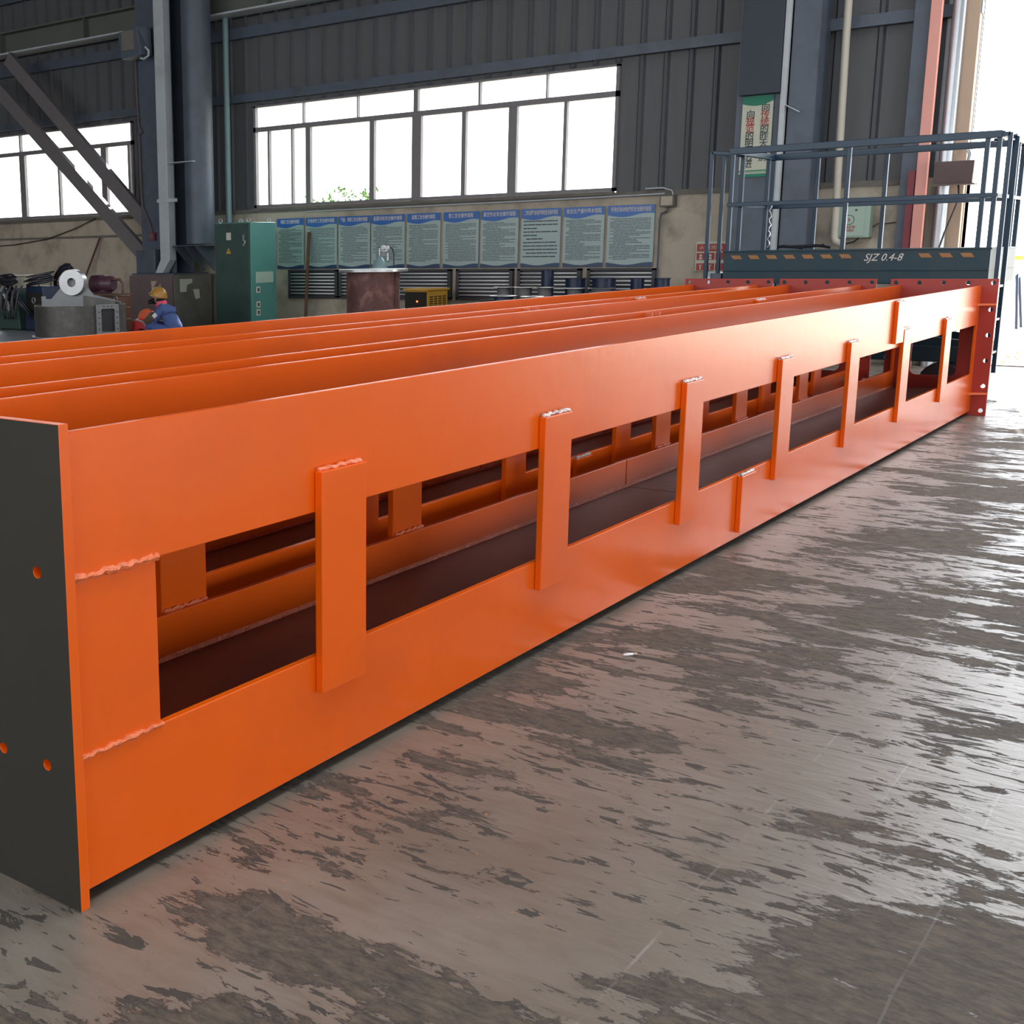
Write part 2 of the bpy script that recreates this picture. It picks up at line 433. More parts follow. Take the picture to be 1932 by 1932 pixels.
DOOR0, DOOR1, DOORH = -4.1, 3.05, 7.0
W1, W2, WZ = (17.26, 24.0), (7.48, 14.22), (2.29, 4.03)
wb = MB()
def slab(y0, y1, z0, z1, mi):
    if mi == 0: wb.box(XW-.04, XW+.2, y0, y1, z0, z1, 0)
    else: wb.box(XW+.02, XW+.06, y0, y1, z0, z1, 1)
for y0, y1 in ((DOOR1, W2[0]), (W2[0], W2[1]), (W2[1], W1[0]), (W1[0], W1[1]), (W1[1], 26), (-9, DOOR0)):
    slab(y0, y1, 0, 2.27, 0)
    if (y0, y1) in (W1, W2): slab(y0, y1, WZ[1], 9, 1)
    else: slab(y0, y1, 2.27, 9, 1)
slab(DOOR0, DOOR1, DOORH, 9, 1)
y = 25.8
while y > -8.9:
    inwin = any(a-.02 < y < b+.02 for a, b in (W1, W2)); z0 = 2.27
    if inwin: z0 = WZ[1]+.02
    if DOOR0 < y < DOOR1: z0 = DOORH
    sp = .345 if y > 6.3 else .5
    wb.add([(XW+.03, y-.055, z0), (XW-.02, y-.022, z0), (XW-.02, y+.022, z0), (XW+.03, y+.055, z0),
            (XW+.03, y-.055, 9), (XW-.02, y-.022, 9), (XW-.02, y+.022, 9), (XW+.03, y+.055, 9)],
           [(0, 1, 5, 4), (1, 2, 6, 5), (2, 3, 7, 6)], 2)
    y -= sp
wall_back = struct(wb, 'wall_back', [PLASTER, CLAD, RIB], loc=(XW, 0, 0))
struct(MB().box(XW-.07, XW-.04, DOOR1+.6, 26, 2.20, 2.27), 'trim_1', CONC)          # worn ledge on top of the plaster
for i, (a, b) in enumerate(((4.11, 4.25), (5.18, 5.36), (6.6, 6.75))):               # girts across the cladding
    struct(MB().box(XW-.12, XW-.02, DOOR1, 26, a, b), 'trim_%d' % (i+2), STEELBLUE)
struct(MB().box(-9, -8.8, -9, 26, 0, 2.4).box(-9, -8.8, -9, 26, 6.8, 9).box(-9, -8.8, -9, -6, 2.4, 6.8).box(-9, -8.8, 24, 26, 2.4, 6.8).box(-9, -8.8, 8.8, 9.2, 2.4, 6.8), 'wall_front', CLAD)  # out of view; wide openings added to raise the ambient light inside
struct(MB().box(-9, XW+.06, 26, 26.2, 0, 9), 'wall_left', CLAD)
wr = MB()
wr.box(-9, XW+.06, -9.2, -9, 3.4, 9); wr.box(-9, XW+.06, -9.2, -9, 0, .25); wr.box(-9, -6.5, -9.2, -9, 0, 5); wr.box(14.6, XW+.06, -9.2, -9, 0, 5)
for x in (-1, 4, 9): wr.box(x, x+.35, -9.2, -9, 0, 5)
struct(wr, 'wall_right', CLAD)
ce = MB()
ce.box(-9, XW+.06, -9, -1.5, 9, 9.2); ce.box(-9, XW+.06, 1.5, 26, 9, 9.2); ce.box(-9, -7, -1.5, 1.5, 9, 9.2)
struct(ce, 'ceiling', CEIL)

# windows: frame + one pane of glass sheet per light
def window(n, y0, y1, mtop, mbot, ztr=(3.59, 3.67)):
    z0, z1 = WZ; f = MB()
    xa, xb = XW-.03, XW+.05
    f.box(xa, xb, y0, y1, z0, z0+.05); f.box(xa, xb, y0, y1, z1-.03, z1)
    f.box(xa, xb, y0, y0+.05, z0, z1); f.box(xa, xb, y1-.05, y1, z0, z1)
    f.box(xa, xb, y0, y1, *ztr)
    for c, w in mtop: f.box(xa+.01, xb, c-w/2, c+w/2, ztr[1], z1)
    for c, w in mbot: f.box(xa+.01, xb, c-w/2, c+w/2, z0, ztr[0])
    w_ = struct(f, 'window_%d' % n, FRAMEM)
    def pane(a, b, c, d):
        MB().box(XW+.012, XW+.018, a, b, c, d).build('pane', GLASS, w_)
    for ms, (za, zb) in ((mtop, (ztr[1], z1-.03)), (mbot, (z0+.05, ztr[0]))):
        ys = [y0+.05]
        for c, w in sorted(ms): ys += [c-w/2, c+w/2]
        ys.append(y1-.05)
        for a, b in zip(ys[::2], ys[1::2]): pane(a, b, za, zb)
    return w_
window(1, *W1, [(20.64, .04), (18.9, .02)], [(20.60, .17), (19.45, .05), (18.1, .15), (17.39, .06), (21.8, .15), (22.9, .05)])
window(2, *W2, [(13.12, .02), (11.99, .02), (10.86, .08), (9.72, .03), (8.60, .02)],
       [(13.89, .04), (13.37, .03), (13.02, .10), (11.70, .09), (10.84, .17), (9.98, .07), (9.14, .14), (8.29, .05)])
ledge = MB()
ledge.box(XW-.10, XW-.03, W2[0], W2[1], 2.235, 2.285)
struct(ledge, 'windowsill_2', CONC)
struct(MB().box(XW-.10, XW-.03, *W1, 2.235, 2.285), 'windowsill_1', CONC)

# columns
cl = MB()
cl.box(15.99, 16.02, 15.26, 16.1, 1.18, 9)            # flange towards the hall
cl.box(16.02, 16.38, 15.64, 15.68, 1.18, 9)
cl.box(16.38, 16.41, 15.26, 16.1, 1.18, 9)
struct(cl, 'column_left', STEELBLUE, bevel=.003)
cr = MB()
cr.box(16.46, 16.50, 5.10, 5.66, 0, 9); cr.box(16.5, 16.9, 5.36, 5.40, 0, 9); cr.box(16.46, 16.50, 4.70, 5.02, 0, 9); cr.box(16.5, 16.9, 4.70, 4.74, 0, 9)
struct(cr, 'column_middle', STEELBLUE, bevel=.003)
cd_ = MB()
cd_.box(16.70, 16.95, 3.46, 3.72, 0, 9)
struct(cd_, 'column_door', STEELBLUE, bevel=.003)
jm = MB()
jm.box(16.86, 17.06, 3.06, 3.20, 0, DOORH, 1); jm.cyl((16.82, 3.27, 0), (16.82, 3.27, DOORH), .075, n=16, mi=0)
jm.box(17.0, 17.25, 3.05, 3.42, 0, DOORH, 0)
struct(jm, 'door_1', [GALV, TAN])

# crane runway girder along the wall
rb = MB()
rb.box(16.46, 16.84, 6.6, 25.9, 5.53, 5.56, 1); rb.box(16.63, 16.67, 6.6, 25.9, 5.56, 5.93); rb.box(16.46, 16.84, 6.6, 25.9, 5.93, 5.96)
for yy in (18, 20.5, 23, 13.5, 11): rb.box(16.49, 16.81, yy-.01, yy+.01, 5.56, 5.93)
struct(rb, 'beam_crane', [CRANE, STEELLIGHT])

# ------------------------------------------------------------------ orange lattice girders
LEN = 10.46
def make_girder():
    ox, oy = 1.69, 1.992
    g = thing('lattice_girder', 'orange steel lattice girder standing in front, its battened face towards the open floor', 'girder', (ox, oy, 0), 'orange lattice girders lying side by side')
    x0, x1 = ox+.028, ox+LEN-.012
    W, t = .648, .022
    def chord(name, z0, z1, zw, gap):
        m = MB()
        for yy in (oy, oy+W-t):
            segs = [(x0, gap-.006), (gap+.006, x1)] if (gap and yy > oy) else [(x0, x1)]
            for a, b in segs: m.box(a, b, yy, yy+t, z0, z1, 0)
        for a, b in ([(x0, gap-.004), (gap+.004, x1)] if gap else [(x0, x1)]): m.box(a, b, oy+t, oy+W-t, zw-.008, zw+.008, 1)
        # fillet along the web
        o = m.build(name, [ORANGE, MAROON], g, bevel=.002)
        b = MB()
        for yy, s in ((oy+t, 1), (oy+W-t, -1)):
            b.add([(x0, yy, zw+.008), (x0, yy+s*.012, zw+.008), (x0, yy, zw+.02), (x1, yy, zw+.008), (x1, yy+s*.012, zw+.008), (x1, yy, zw+.02)],
                  [(0, 1, 4, 3), (1, 2, 5, 4), (2, 0, 3, 5)], 0)
            b.add([(x0, yy, zw-.008), (x0, yy+s*.012, zw-.008), (x0, yy, zw-.02), (x1, yy, zw-.008), (x1, yy+s*.012, zw-.008), (x1, yy, zw-.02)],
                  [(0, 1, 4, 3), (1, 2, 5, 4), (2, 0, 3, 5)], 0)
        b.build('fillet_weld', WELD, o)
        return o
    lc = chord('lower_chord', .034, .368, .212, 6.24)
    uc = chord('upper_chord', .790, 1.124, .957, None)
    uc['label'] = 'upper chord with the pale reflection'; del uc['label']
    def bead(p, q, r, parent, matl=WELD, n=None, name='weld_bead'):
        p, q = Vector(p), Vector(q); n = n or max(4, int((q-p).length/.012))
        pts = [p.lerp(q, i/n)+Vector((0, 0, .002*math.sin(i*1.7))) for i in range(n+1)]
        return MB().tube(pts, r, 6, jit=.35).build(name, matl, parent)
    XS = [2.617, 3.953, 5.305, 6.647, 7.975, 9.325, 10.70]
    for i, x in enumerate(XS):
        w = .215
        b = MB().box(x, x+w, oy-.027, oy-.001, .262, .906).build('batten_plate', ORANGE, g, bevel=.003)
        bead((x+.005, oy-.010, .909), (x+w-.005, oy-.010, .909), .009, b, WELDS if i else WELD)
        b = MB().box(x+.04, x+.04+w, oy+W+.001, oy+W+.027, .262, .906).build('batten_plate', ORANGE, g, bevel=.003)
        bead((x+.045, oy+W-.004, .372), (x+.035+w, oy+W-.004, .372), .007, b, WELD)
    # end filler plates between the chords
    for yy in (oy, oy+W-.020):
        f = MB().box(x0, 1.988, yy+.001, yy+.019, .366, .792).build('filler_plate', ORANGE, g, bevel=.001)
        if yy == oy:
            bead((x0, oy-.001, .792), (1.992, oy-.001, .792), .010, f); bead((x0, oy-.001, .367), (1.992, oy-.001, .367), .008, f)
        f = MB().box(12.075, x1, yy+.001, yy+.019, .366, .792).build('filler_plate', ORANGE, g, bevel=.001)
    # splice plates
    s = MB().box(9.095, 9.30, oy-.026, oy-.001, .824, 1.108).build('splice_plate', ORANGE, g, bevel=.003)
    bead((9.10, oy-.01, 1.110), (9.29, oy-.01, 1.110), .008, s, WELDS)
    s = MB().box(6.13, 6.335, oy-.026, oy-.001, .070, .360).build('splice_plate', ORANGE, g, bevel=.003)
    bead((6.135, oy-.01, .364), (6.33, oy-.01, .364), .010, s, WELDS)
    # near end plate (dark outer face, orange edges)
    holes = [ngon(a, b, .0135, 14) for a in (.078, .238, .40, .56) for b in (.342, .804)]
    m = MB().plate([(-.018, 0), (.668, 0), (.668, 1.146), (-.018, 1.146)], holes, ((ox-.001, oy, 0), (0, 1, 0), (0, 0, 1), (1, 0, 0)), .028, 1, 0, 0)
    e = m.build('end_plate', [ORANGE, DARKPLATE], g, bevel=.0015); e['label'] = 'end plate with unpainted dark outer face'
    # far bolting flange
    hs = [ngon(a, 1.148, .019, 14) for a in (-.085, .105, .295, .485, .675)] + [ngon(a, b, .019, 14) for a in (-.085, .705) for b in (.92, .70, .48, .26, .045)]
    hs.append(rrect(.135, .50, .335, .80, .05))
    m = MB().plate([(-.125, 0), (.715, 0), (.715, 1.182), (-.125, 1.182)], hs, ((ox+LEN-.012, oy, 0), (0, 1, 0), (0, 0, 1), (1, 0, 0)), .025)
    e = m.build('bolting_flange', REDOX, g, bevel=.0015); e['label'] = 'dark red bolting flange with round holes'
    for zz in (.965, .195):
        for yy, s in ((oy, -1), (oy+W, 1)):
            m = MB(); xa = ox+LEN-.012
            m.add([(xa, yy, zz-.008), (xa, yy+s*.122, zz-.008), (xa-.10, yy, zz-.008), (xa, yy, zz+.008), (xa, yy+s*.122, zz+.008), (xa-.10, yy, zz+.008)],
                  [(0, 1, 2), (3, 5, 4), (0, 3, 4, 1), (1, 4, 5, 2), (2, 5, 3, 0)])
            m.build('gusset', WELD, g)
    return g
gA = make_girder()
gB = copy_tree(gA); gB.location = (1.70, 2.835, 0); gB.rotation_euler.z = .0112
gB['label'] = 'middle one of the three orange lattice girders, between its two neighbours'
gC = copy_tree(gA); gC.location = (1.70, 3.735, 0); gC.rotation_euler.z = .0120
gC['label'] = 'orange lattice girder nearest the posters and machines, beyond the other two'
for g, xx in ((gB, 7.05), (gC, 7.25)):
    for dx in (0, .12):
        me = bpy.data.meshes.new('lug')
        m = MB().box(xx-1.69+dx, xx-1.69+dx+.022, -.045, 0, .93, 1.115)
        me.from_pydata(m.v, [], m.f); me.materials.append(WELD)
        o = bpy.data.objects.new('lug', me); COL.objects.link(o); o.parent = g

# ------------------------------------------------------------------ scissor lift behind the far flanges
lift = thing('scissor_lift', 'dark teal scissor lift with railed platform behind the orange girders', 'lift', (13.3, 3.2, 0))
XN, XF, YR, YL = 12.63, 13.95, 2.03, 4.38
p = MB().box(XN, XF, YR, YL, 1.12, 1.44)
p.box(XN-.006, XF, YR-.01, YL+.01, 1.428, 1.445); p.box(XN-.008, XF, YR, YL, 1.24, 1.25)
plat = p.build('platform', LIFT, lift, bevel=.004)
s = MB()
yy = 4.28; k = 0
while yy > 2.22:
    if not (2.68 < yy < 3.12) and k % 2 == 0:
        s.add([(XN-.0145, yy, 1.362), (XN-.0145, yy-.09, 1.362), (XN-.0145, yy-.09+.03, 1.4), (XN-.0145, yy+.03, 1.4), (XN-.011, yy, 1.362), (XN-.011, yy-.09, 1.362), (XN-.011, yy-.06, 1.4), (XN-.011, yy+.03, 1.4)],
              [(0, 1, 2, 3), (4, 7, 6, 5), (0, 4, 5, 1), (1, 5, 6, 2), (2, 6, 7, 3), (3, 7, 4, 0)])
    k += 1; yy -= .085
for v in s.v: v.y += .0; v.x += .009
st = s.build('warning_stripe', YEL, plat)
t = MB(); text_mb(t, 'SJZ 0.4-8', (XN-.004, 2.905, 1.365), .095, (0, -1, 0), (0, 0, 1), shear=.35, width=.335, depth=.003)
t.build('lettering', WHITEP, plat)
def rail(name, *segs, r=.021, mt=LIFTR):
    m = MB()
    for a, b in segs: m.bar(a, b, r*2, r*2)
    return m.build(name, mt, lift, bevel=.004)
A = 12.65; B = 13.93
for X in (A, B):
    rail('top_rail', ((X, YR, 2.42), (X, YL, 2.42)), r=.032)
    rail('middle_rail', ((X, YR, 1.90), (X, YL, 1.90)))
for Y in (YR+.01, YL-.02):
    rail('top_rail', ((A, Y, 2.42), (B, Y, 2.42)), r=.026)
    rail('middle_rail', ((A, Y, 1.90), (B, Y, 1.90)), r=.016)
for (X, Y) in ((A, 4.35), (12.95, 4.35), (13.75, 4.35), (B, 4.35), (A, 3.27), (B, 3.24), (A, 2.14), (A, 2.05), (13.3, 2.05), (13.62, 2.05), (B, 2.05), (B, 3.9)):
    rail('post', ((X, Y, 1.44), (X, Y, 2.40)), r=.019)
for Y in (4.56, 1.97):
    s_ = -1 if Y > 3 else 1
    rail('ladder_stile', ((A, Y, .3), (A, Y, 2.43)), ((A, Y, 2.42), (A, Y+s_*.18, 2.40)), r=.018)
    rail('ladder_stile', ((A+.35, Y, .3), (A+.35, Y, 2.42)), ((A+.35, Y, 2.42), (A+.35, Y+s_*.18, 2.40)), r=.018)
    for z in (.5, .8, 1.1): rail('ladder_rung', ((A, Y, z), (A+.35, Y, z)), r=.012)
ch = MB()
ch.tube([(13.75+.02*math.sin(i*1.9), 4.30+.012*math.cos(i*1.9), 1.95-.03*i) for i in range(17)], .008, 5)
ch.build('safety_chain', GALV, lift)
m = MB().tube([(12.75, 3.65+.25*math.sin(i*.9), 1.46+.03*abs(math.sin(i*1.3))) for i in range(14)], .014, 6)
c_ = m.build('air_hose', RUBBER, None); tag(c_, 'black hose lying coiled on the lift platform floor', 'hose')
for sgn in (-1, 1):
    for k2 in range(2):
        z = .55+.25*k2; X = 12.85 if sgn < 0 else 13.7
        MB().bar((X, 2.2, z), (X, 4.2, z+.22), .05, .10).build('scissor_arm', LIFT, lift, bevel=.004)
        MB().bar((X+.06*sgn*-1, 2.2, z+.22), (X+.06*sgn*-1, 4.2, z), .05, .10).build('scissor_arm', LIFT, lift, bevel=.004)
MB().box(12.75, 13.85, 2.1, 4.3, .40, .55).build('chassis', LIFT, lift, bevel=.01)
for X in (12.82, 13.76):
    for Y in (2.35, 4.05):
        w_ = MB().cyl((X-.06, Y, .20), (X+.06, Y, .20), .20, n=24).build('wheel', RUBBER, lift, bevel=.015)
        MB().cyl((X-.07, Y, .20), (X+.07, Y, .20), .08, n=16).build('hub', STEELLIGHT, w_)
MB().box(12.70, 12.82, 4.42, 4.53, 1.02, 1.22).build('control_box', STEELBLUE, lift)

# ------------------------------------------------------------------ wall posters
titles = ['电焊工安全操作规程', '手持砂轮工安全操作规程', '气割、电焊工安全操作规程', '起重司机安全操作规程', '起重工安全操作规程', '钳工安全操作规程', '高空作业安全操作规程', '二氧化碳气体保护焊机安全操作规程', '安全生产操作基本规程', '手持式电动角磨机安全操作规程']
spans = [(13.67, 13.08), (13.03, 12.37), (12.33, 11.69), (11.66, 11.01), (10.96, 10.34), (10.28, 9.65), (9.61, 8.97), (8.92, 8.28), (8.23, 7.60), (7.55, 6.86)]
plab = ['first blue-headed rules poster, half behind the green cabinet', 'blue-headed rules poster crossed by the leaning brown pole',
        'blue-headed rules poster just beyond the pole, one clear of it', 'blue-headed rules poster above the rusty drum and gas cylinder',
        'rules poster above the yellow machine, next after the one over the drum', 'rules poster headed 钳工安全操作规程, fifth from the conduit box',
        'rules poster headed 高空作业安全操作规程, fourth from the conduit box', 'rules poster with sparse bold black lines and a small heading',
        'rules poster headed 安全生产操作基本规程 in large white characters', 'widest rules poster, at the end of the row beside the conduit']
for i, ((ya, yb), tt) in enumerate(zip(spans, titles)):
    z0, z1 = 1.225, 2.085
    ps = thing('rules_poster', plab[i], 'poster', (16.93, (ya+yb)/2, z0), 'blue-headed rules posters in a row on the wall')
    MB().box(16.922, 16.94, yb, ya, z0, z1).build('board', POSTER, ps)
    n = 24; top = []; w = ya-yb
    def wave(f, base, amp): return base + amp*math.sin(f*2*PI*1.0+.4)
    hb = [(ya-w*j/n, z1-.135-.022*math.sin(j/n*2*PI-.6)-.01*(1-j/n)) for j in range(n+1)]
    m = MB()
    m.plate([(-a, b) for a, b in hb][::-1]+[(-ya, z1), (-yb, z1)][:2], [], ((16.919, 0, 0), (0, -1, 0), (0, 0, 1), (1, 0, 0)), .003)
    m.build('blue_heading', PBLUE, ps)
    fb = [(ya-w*j/n, z0+.045+.018*math.sin(j/n*2*PI+2)) for j in range(n+1)]
    m = MB().plate([(-a, b) for a, b in fb]+[(-yb, z0), (-ya, z0)], [], ((16.919, 0, 0), (0, -1, 0), (0, 0, 1), (1, 0, 0)), .003)
    m.build('footer_band', PDARK, ps)
    m = MB(); text_mb(m, tt, (16.9165, (ya+yb)/2, z1-.062), .075, (0, -1, 0), (0, 0, 1), width=w*(.86 if len(tt) > 9 else .70), bold=.0008)
    m.build('heading_lettering', WHITEP, ps)
    m = MB(); zz = z1-.19; big = (i == 7); step = .052 if big else .021
    while zz > z0+.10:
        a = ya-w*(.06+(.08 if random.random() < .3 else 0)); e = yb+w*(.07 if random.random() < .65 else random.uniform(.2, .6))
        while a > e+.02:
            l = random.uniform(.03, .16); m.box(16.9205, 16.922, max(a-l, e), a, zz, zz+(.016 if big else .008)); a -= l+.008
        zz -= step
    m.build('printed_lines', INK, ps)
for i, (ya, yb) in enumerate(((13.4, 12.34), (12.30, 11.22), (11.18, 10.12), (10.02, 9.03), (8.95, 7.92), (7.82, 6.79))):
    v = thing('slatted_vent', ['slatted metal vent below the posters beside the green cabinet', 'slatted metal vent behind the leaning pole foot', 'slatted metal vent behind the rusty drum',
               'slatted metal vent above the yellow machine', 'slatted metal vent behind the flanged pipe stubs', 'last slatted metal vent, ending under the conduit pipe'][i], 'vent', (16.9, (ya+yb)/2, .76), 'slatted vents under the posters')
    f = MB().box(16.88, 16.95, yb, yb+.05, .74, 1.2).box(16.88, 16.95, ya-.05, ya, .74, 1.2).box(16.88, 16.95, yb, ya, .72, .76).box(16.88, 16.95, yb, ya, 1.175, 1.205).box(16.935, 16.95, yb, ya, .74, 1.2)
    f.build('vent_frame', VENTDK, v)
    m = MB()
    for k in range(7):
        z = .80+k*.056
        m.cyl((16.90, yb+.04, z), (16.90, ya-.04, z), .011, n=10)
    m.build('highlight_slats', WHITE, v)  # painted white to stand in for bright highlights along the bars

# conduit along the wall with its box
c = MB().tube([(16.90, 13.0, 2.19), (16.90, 9, 2.20), (16.90, 6.72, 2.22)], .012, 8)
tag(c.build('conduit_pipe', STEELLIGHT), 'thin grey conduit running along the ledge above the posters', 'pipe')
cb = thing('junction_box', 'small grey junction box at the end of the poster row', 'box', (16.88, 6.66, 2.04))
MB().box(16.83, 16.95, 6.56, 6.76, 2.04, 2.20).build('box_body', CONC, cb, bevel=.004)
MB().box(16.825, 16.83, 6.58, 6.74, 2.06, 2.18).build('cover', PLASTER, cb)
c = MB().tube([(16.90, 6.60, 2.20), (16.90, 6.62, 2.26), (16.90, 6.75, 2.30), (16.90, 7.0, 2.30)], .012, 8)
tag(c.build('conduit_pipe', STEELLIGHT), 'short bent conduit rising from the junction box', 'pipe')
c = MB().tube([(16.90, 6.66, 2.04), (16.90, 6.68, 1.98), (16.90, 6.76, 1.95), (16.90, 6.77, 1.85), (16.90, 6.78, .3)], .013, 8)
tag(c.build('conduit_pipe', STEELBLUE), 'vertical conduit dropping down beside the last poster', 'pipe')

# ------------------------------------------------------------------ objects along the wall, from the door to the windows
pk = MB().box(16.60, 16.68, 3.41, 3.53, 0, 8.9); tag(pk.build('pipe_pink', PINK, bevel=.006), 'salmon pink square pipe rising beside the door column', 'pipe')
bpy.data.objects['pipe_pink'].name = 'drain_pipe'
tag(MB().box(16.63, 16.69, 3.545, 3.62, 0, 2.35).build('cable_trunking', REDDK), 'dark red trunking strip beside the pink pipe', 'trunking')
wp = MB(); wp.tube([(16.70, 4.48, 8.9), (16.70, 4.46, 4), (16.70, 4.43, 2.2), (16.70, 4.42, 1.58), (16.70, 4.40, 1.53), (16.70, 4.35, 1.505), (16.70, 4.30, 1.50)], .045, 14)
wp.cyl((16.70, 4.345, 1.505), (16.70, 4.295, 1.50), .053); tag(wp.build('drain_pipe', PVC), 'cream round drainpipe bending at its foot, behind the lift', 'pipe')
ec = thing('electrical_cabinet', 'pale green wall cabinet with a red lightning emblem', 'cabinet', (16.85, 4.23, 1.56))
MB().box(16.78, 16.95, 4.04, 4.42, 1.57, 2.02).build('cabinet_body', PALEGREEN, ec, bevel=.006)
d = MB().box(16.768, 16.78, 4.10, 4.40, 1.59, 2.0).build('door', PALEGREEN, ec, bevel=.003)
m = MB().lathe([(.055, -.003), (.062, -.003), (.062, 0), (.055, 0)], (16.768, 4.28, 1.79), (-1, 0, 0), 24)
m.add([(16.766, 4.275, 1.83), (16.766, 4.295, 1.785), (16.766, 4.28, 1.785), (16.766, 4.285, 1.75), (16.766, 4.262, 1.795), (16.766, 4.278, 1.795)], [(0, 1, 2, 5), (2, 3, 4, 5)])
m.build('lightning_emblem', REDINK, d)
m = MB(); text_mb(m, '有电危险', (16.766, 4.28, 1.70), .04, (0, -1, 0), (0, 0, 1)); text_mb(m, '请勿靠近', (16.766, 4.28, 1.66), .035, (0, -1, 0), (0, 0, 1)); m.build('lettering', REDINK, d)
MB().box(16.76, 16.768, 4.19, 4.215, 1.90, 1.92).build('lock', BLK, d)
c = MB().tube([(16.85, 4.36, 1.50), (16.84, 4.30, 1.50), (16.84, 4.22, 1.52), (16.84, 4.16, 1.57)], .010, 6); tag(c.build('cable', DKBLUE), 'dark blue cable from the drainpipe foot up to the pale green cabinet', 'cable')
c = MB().tube([(16.93, 4.04, 1.70), (16.93, 3.98, 1.74), (16.93, 3.90, 1.735), (16.93, 3.78, 1.75)], .006, 6); tag(c.build('cable', BLK), 'thin black cable leaving the side of the pale green cabinet', 'cable')
fl = thing('floodlight', 'brown box floodlight hanging beside the doorway', 'floodlight', (16.5, 3.08, 2.15))
h = MB(); h.add([(16.35, 3.30, 2.42), (16.35, 2.88, 2.42), (16.60, 3.26, 2.42), (16.60, 2.92, 2.42), (16.42, 3.27, 2.16), (16.42, 2.90, 2.16), (16.60, 3.26, 2.16), (16.60, 2.92, 2.16)],
      [(0, 1, 3, 2), (0, 4, 5, 1), (4, 6, 7, 5), (2, 3, 7, 6), (0, 2, 6, 4), (1, 5, 7, 3)])
h.build('housing', BROWNBOX, fl, bevel=.005)
MB().box(16.40, 16.60, 2.87, 3.31, 2.15, 2.165).build('visor', BROWNBOX, fl)
MB().tube([(16.5, 2.97, 2.40), (16.5, 2.96, 2.50), (16.5, 3.0, 2.58), (16.75, 3.1, 2.62), (16.9, 3.12, 2.62)], .022, 8).build('bracket', GALV, fl)
c = MB().tube([(16.45, 3.02, 2.0), (16.45, 3.05, 1.9), (16.45, 3.14, 1.6), (16.45, 3.24, 1.2), (16.45, 3.26, .6), (16.6, 3.3, .01)], .011, 6); c.tube([(16.45, 3.02, 2.0), (16.5, 3.05, 2.16)], .011, 6)
tag(c.build('power_cable', BLK), 'black cable hanging down from the brown floodlight', 'cable')

# banner hung on the middle column
bn = thing('hanging_banner', 'tall cream banner with red and black characters on the column', 'banner', (16.44, 5.40, 2.36))
MB().box(16.432, 16.445, 5.19, 5.57, 2.36, 3.36).build('banner_sheet', BANCREAM, bn)
m = MB().plate([(-5.57, 3.36), (-5.57, 3.27)]+[(-5.57+.38*j/16, 3.27-.045*math.sin(j/16*PI*.8)+.05*(j/16)**2) for j in range(17)]+[(-5.19, 3.36)], [], ((16.430, 0, 0), (0, -1, 0), (0, 0, 1), (1, 0, 0)), .003)
m.build('green_header', BANGREEN, bn)
m = MB().box(16.430, 16.433, 5.19, 5.57, 2.36, 2.40).box(16.430, 16.433, 5.19, 5.57, 2.43, 2.445).box(16.430, 16.433, 5.19, 5.57, 2.415, 2.42); m.build('green_footer', BANGREEN, bn)
for col_, yy, zt, chs in (('r', 5.28, 3.205, '向传统的昨天告别'), ('l', 5.46, 3.13, '向规范的明天迈进')):
    m0, mk, mr = MB(), MB(), MB()
    for k, chh in enumerate(chs):
        text_mb(m0 if k == 0 else (mr if k in (1, 2) else mk), chh, (16.4285, yy, zt-k*.087), .112, (0, -1, 0), (0, 0, 1), bold=.0012)
    m0.build('black_lettering', INK, bn); mk.build('black_lettering', INK, bn); mr.build('red_lettering', REDINK, bn)
tag(MB().box(16.34, 16.44, 5.10, 5.60, 3.37, 8.9).build('electrical_trunking', STEELDK, bevel=.004), 'wide dark blue-black casing on the column above the banner', 'casing')
dp = thing('downpipe', 'pale narrow steel strip down the banner column edge', 'pipe', (16.42, 5.08, 0))
MB().box(16.375, 16.455, 5.035, 5.095, .0, 8.9).build('pipe_body', STEELLIGHT, dp, bevel=.004)
MB().bar((16.40, 5.04, 3.22), (16.42, 4.86, 3.12), .05, .012).build('bracket', STEELLIGHT, dp)

# safety notice and extinguisher near the lift
sg = thing('safety_notice', 'red and white safety notice board low on the wall', 'sign', (16.93, 6.04, 1.17))
MB().box(16.92, 16.94, 5.82, 6.25, 1.16, 1.56).build('board', PAPER, sg)
m = MB().box(16.915, 16.921, 5.85, 6.235, 1.425, 1.525)
for yy in (6.12, 5.99, 5.86): m.box(16.915, 16.921, yy, yy+.115, 1.31, 1.405).box(16.915, 16.921, yy, yy+.115, 1.17, 1.265)
m.build('red_panels', REDINK, sg)
m = MB(); text_mb(m, '火灾应急', (16.9135, 6.04, 1.475), .06, (0, -1, 0), (0, 0, 1), width=.32)
for yy in (6.177, 6.047, 5.917):
    m.ball((16.914, yy, 1.37), .02, 10, sc=(.1, 1, 1)); m.box(16.9135, 16.915, yy-.02, yy+.02, 1.32, 1.345); m.box(16.9135, 16.915, yy-.02, yy+.02, 1.23, 1.245); m.box(16.9135, 16.915, yy-.008, yy+.008, 1.18, 1.24)
m.build('white_symbols', WHITEP, sg)
fx = thing('extinguisher_cabinet', 'grey metal floor cabinet under the red safety notice', 'cabinet', (14.6, 5.2, 0))
MB().box(14.45, 14.75, 5.04, 5.22, .0, 1.20).build('cabinet_body', STEELLIGHT, fx, bevel=.005)
MB().box(14.44, 14.45, 5.06, 5.20, .05, 1.14).build('door', GALV, fx)

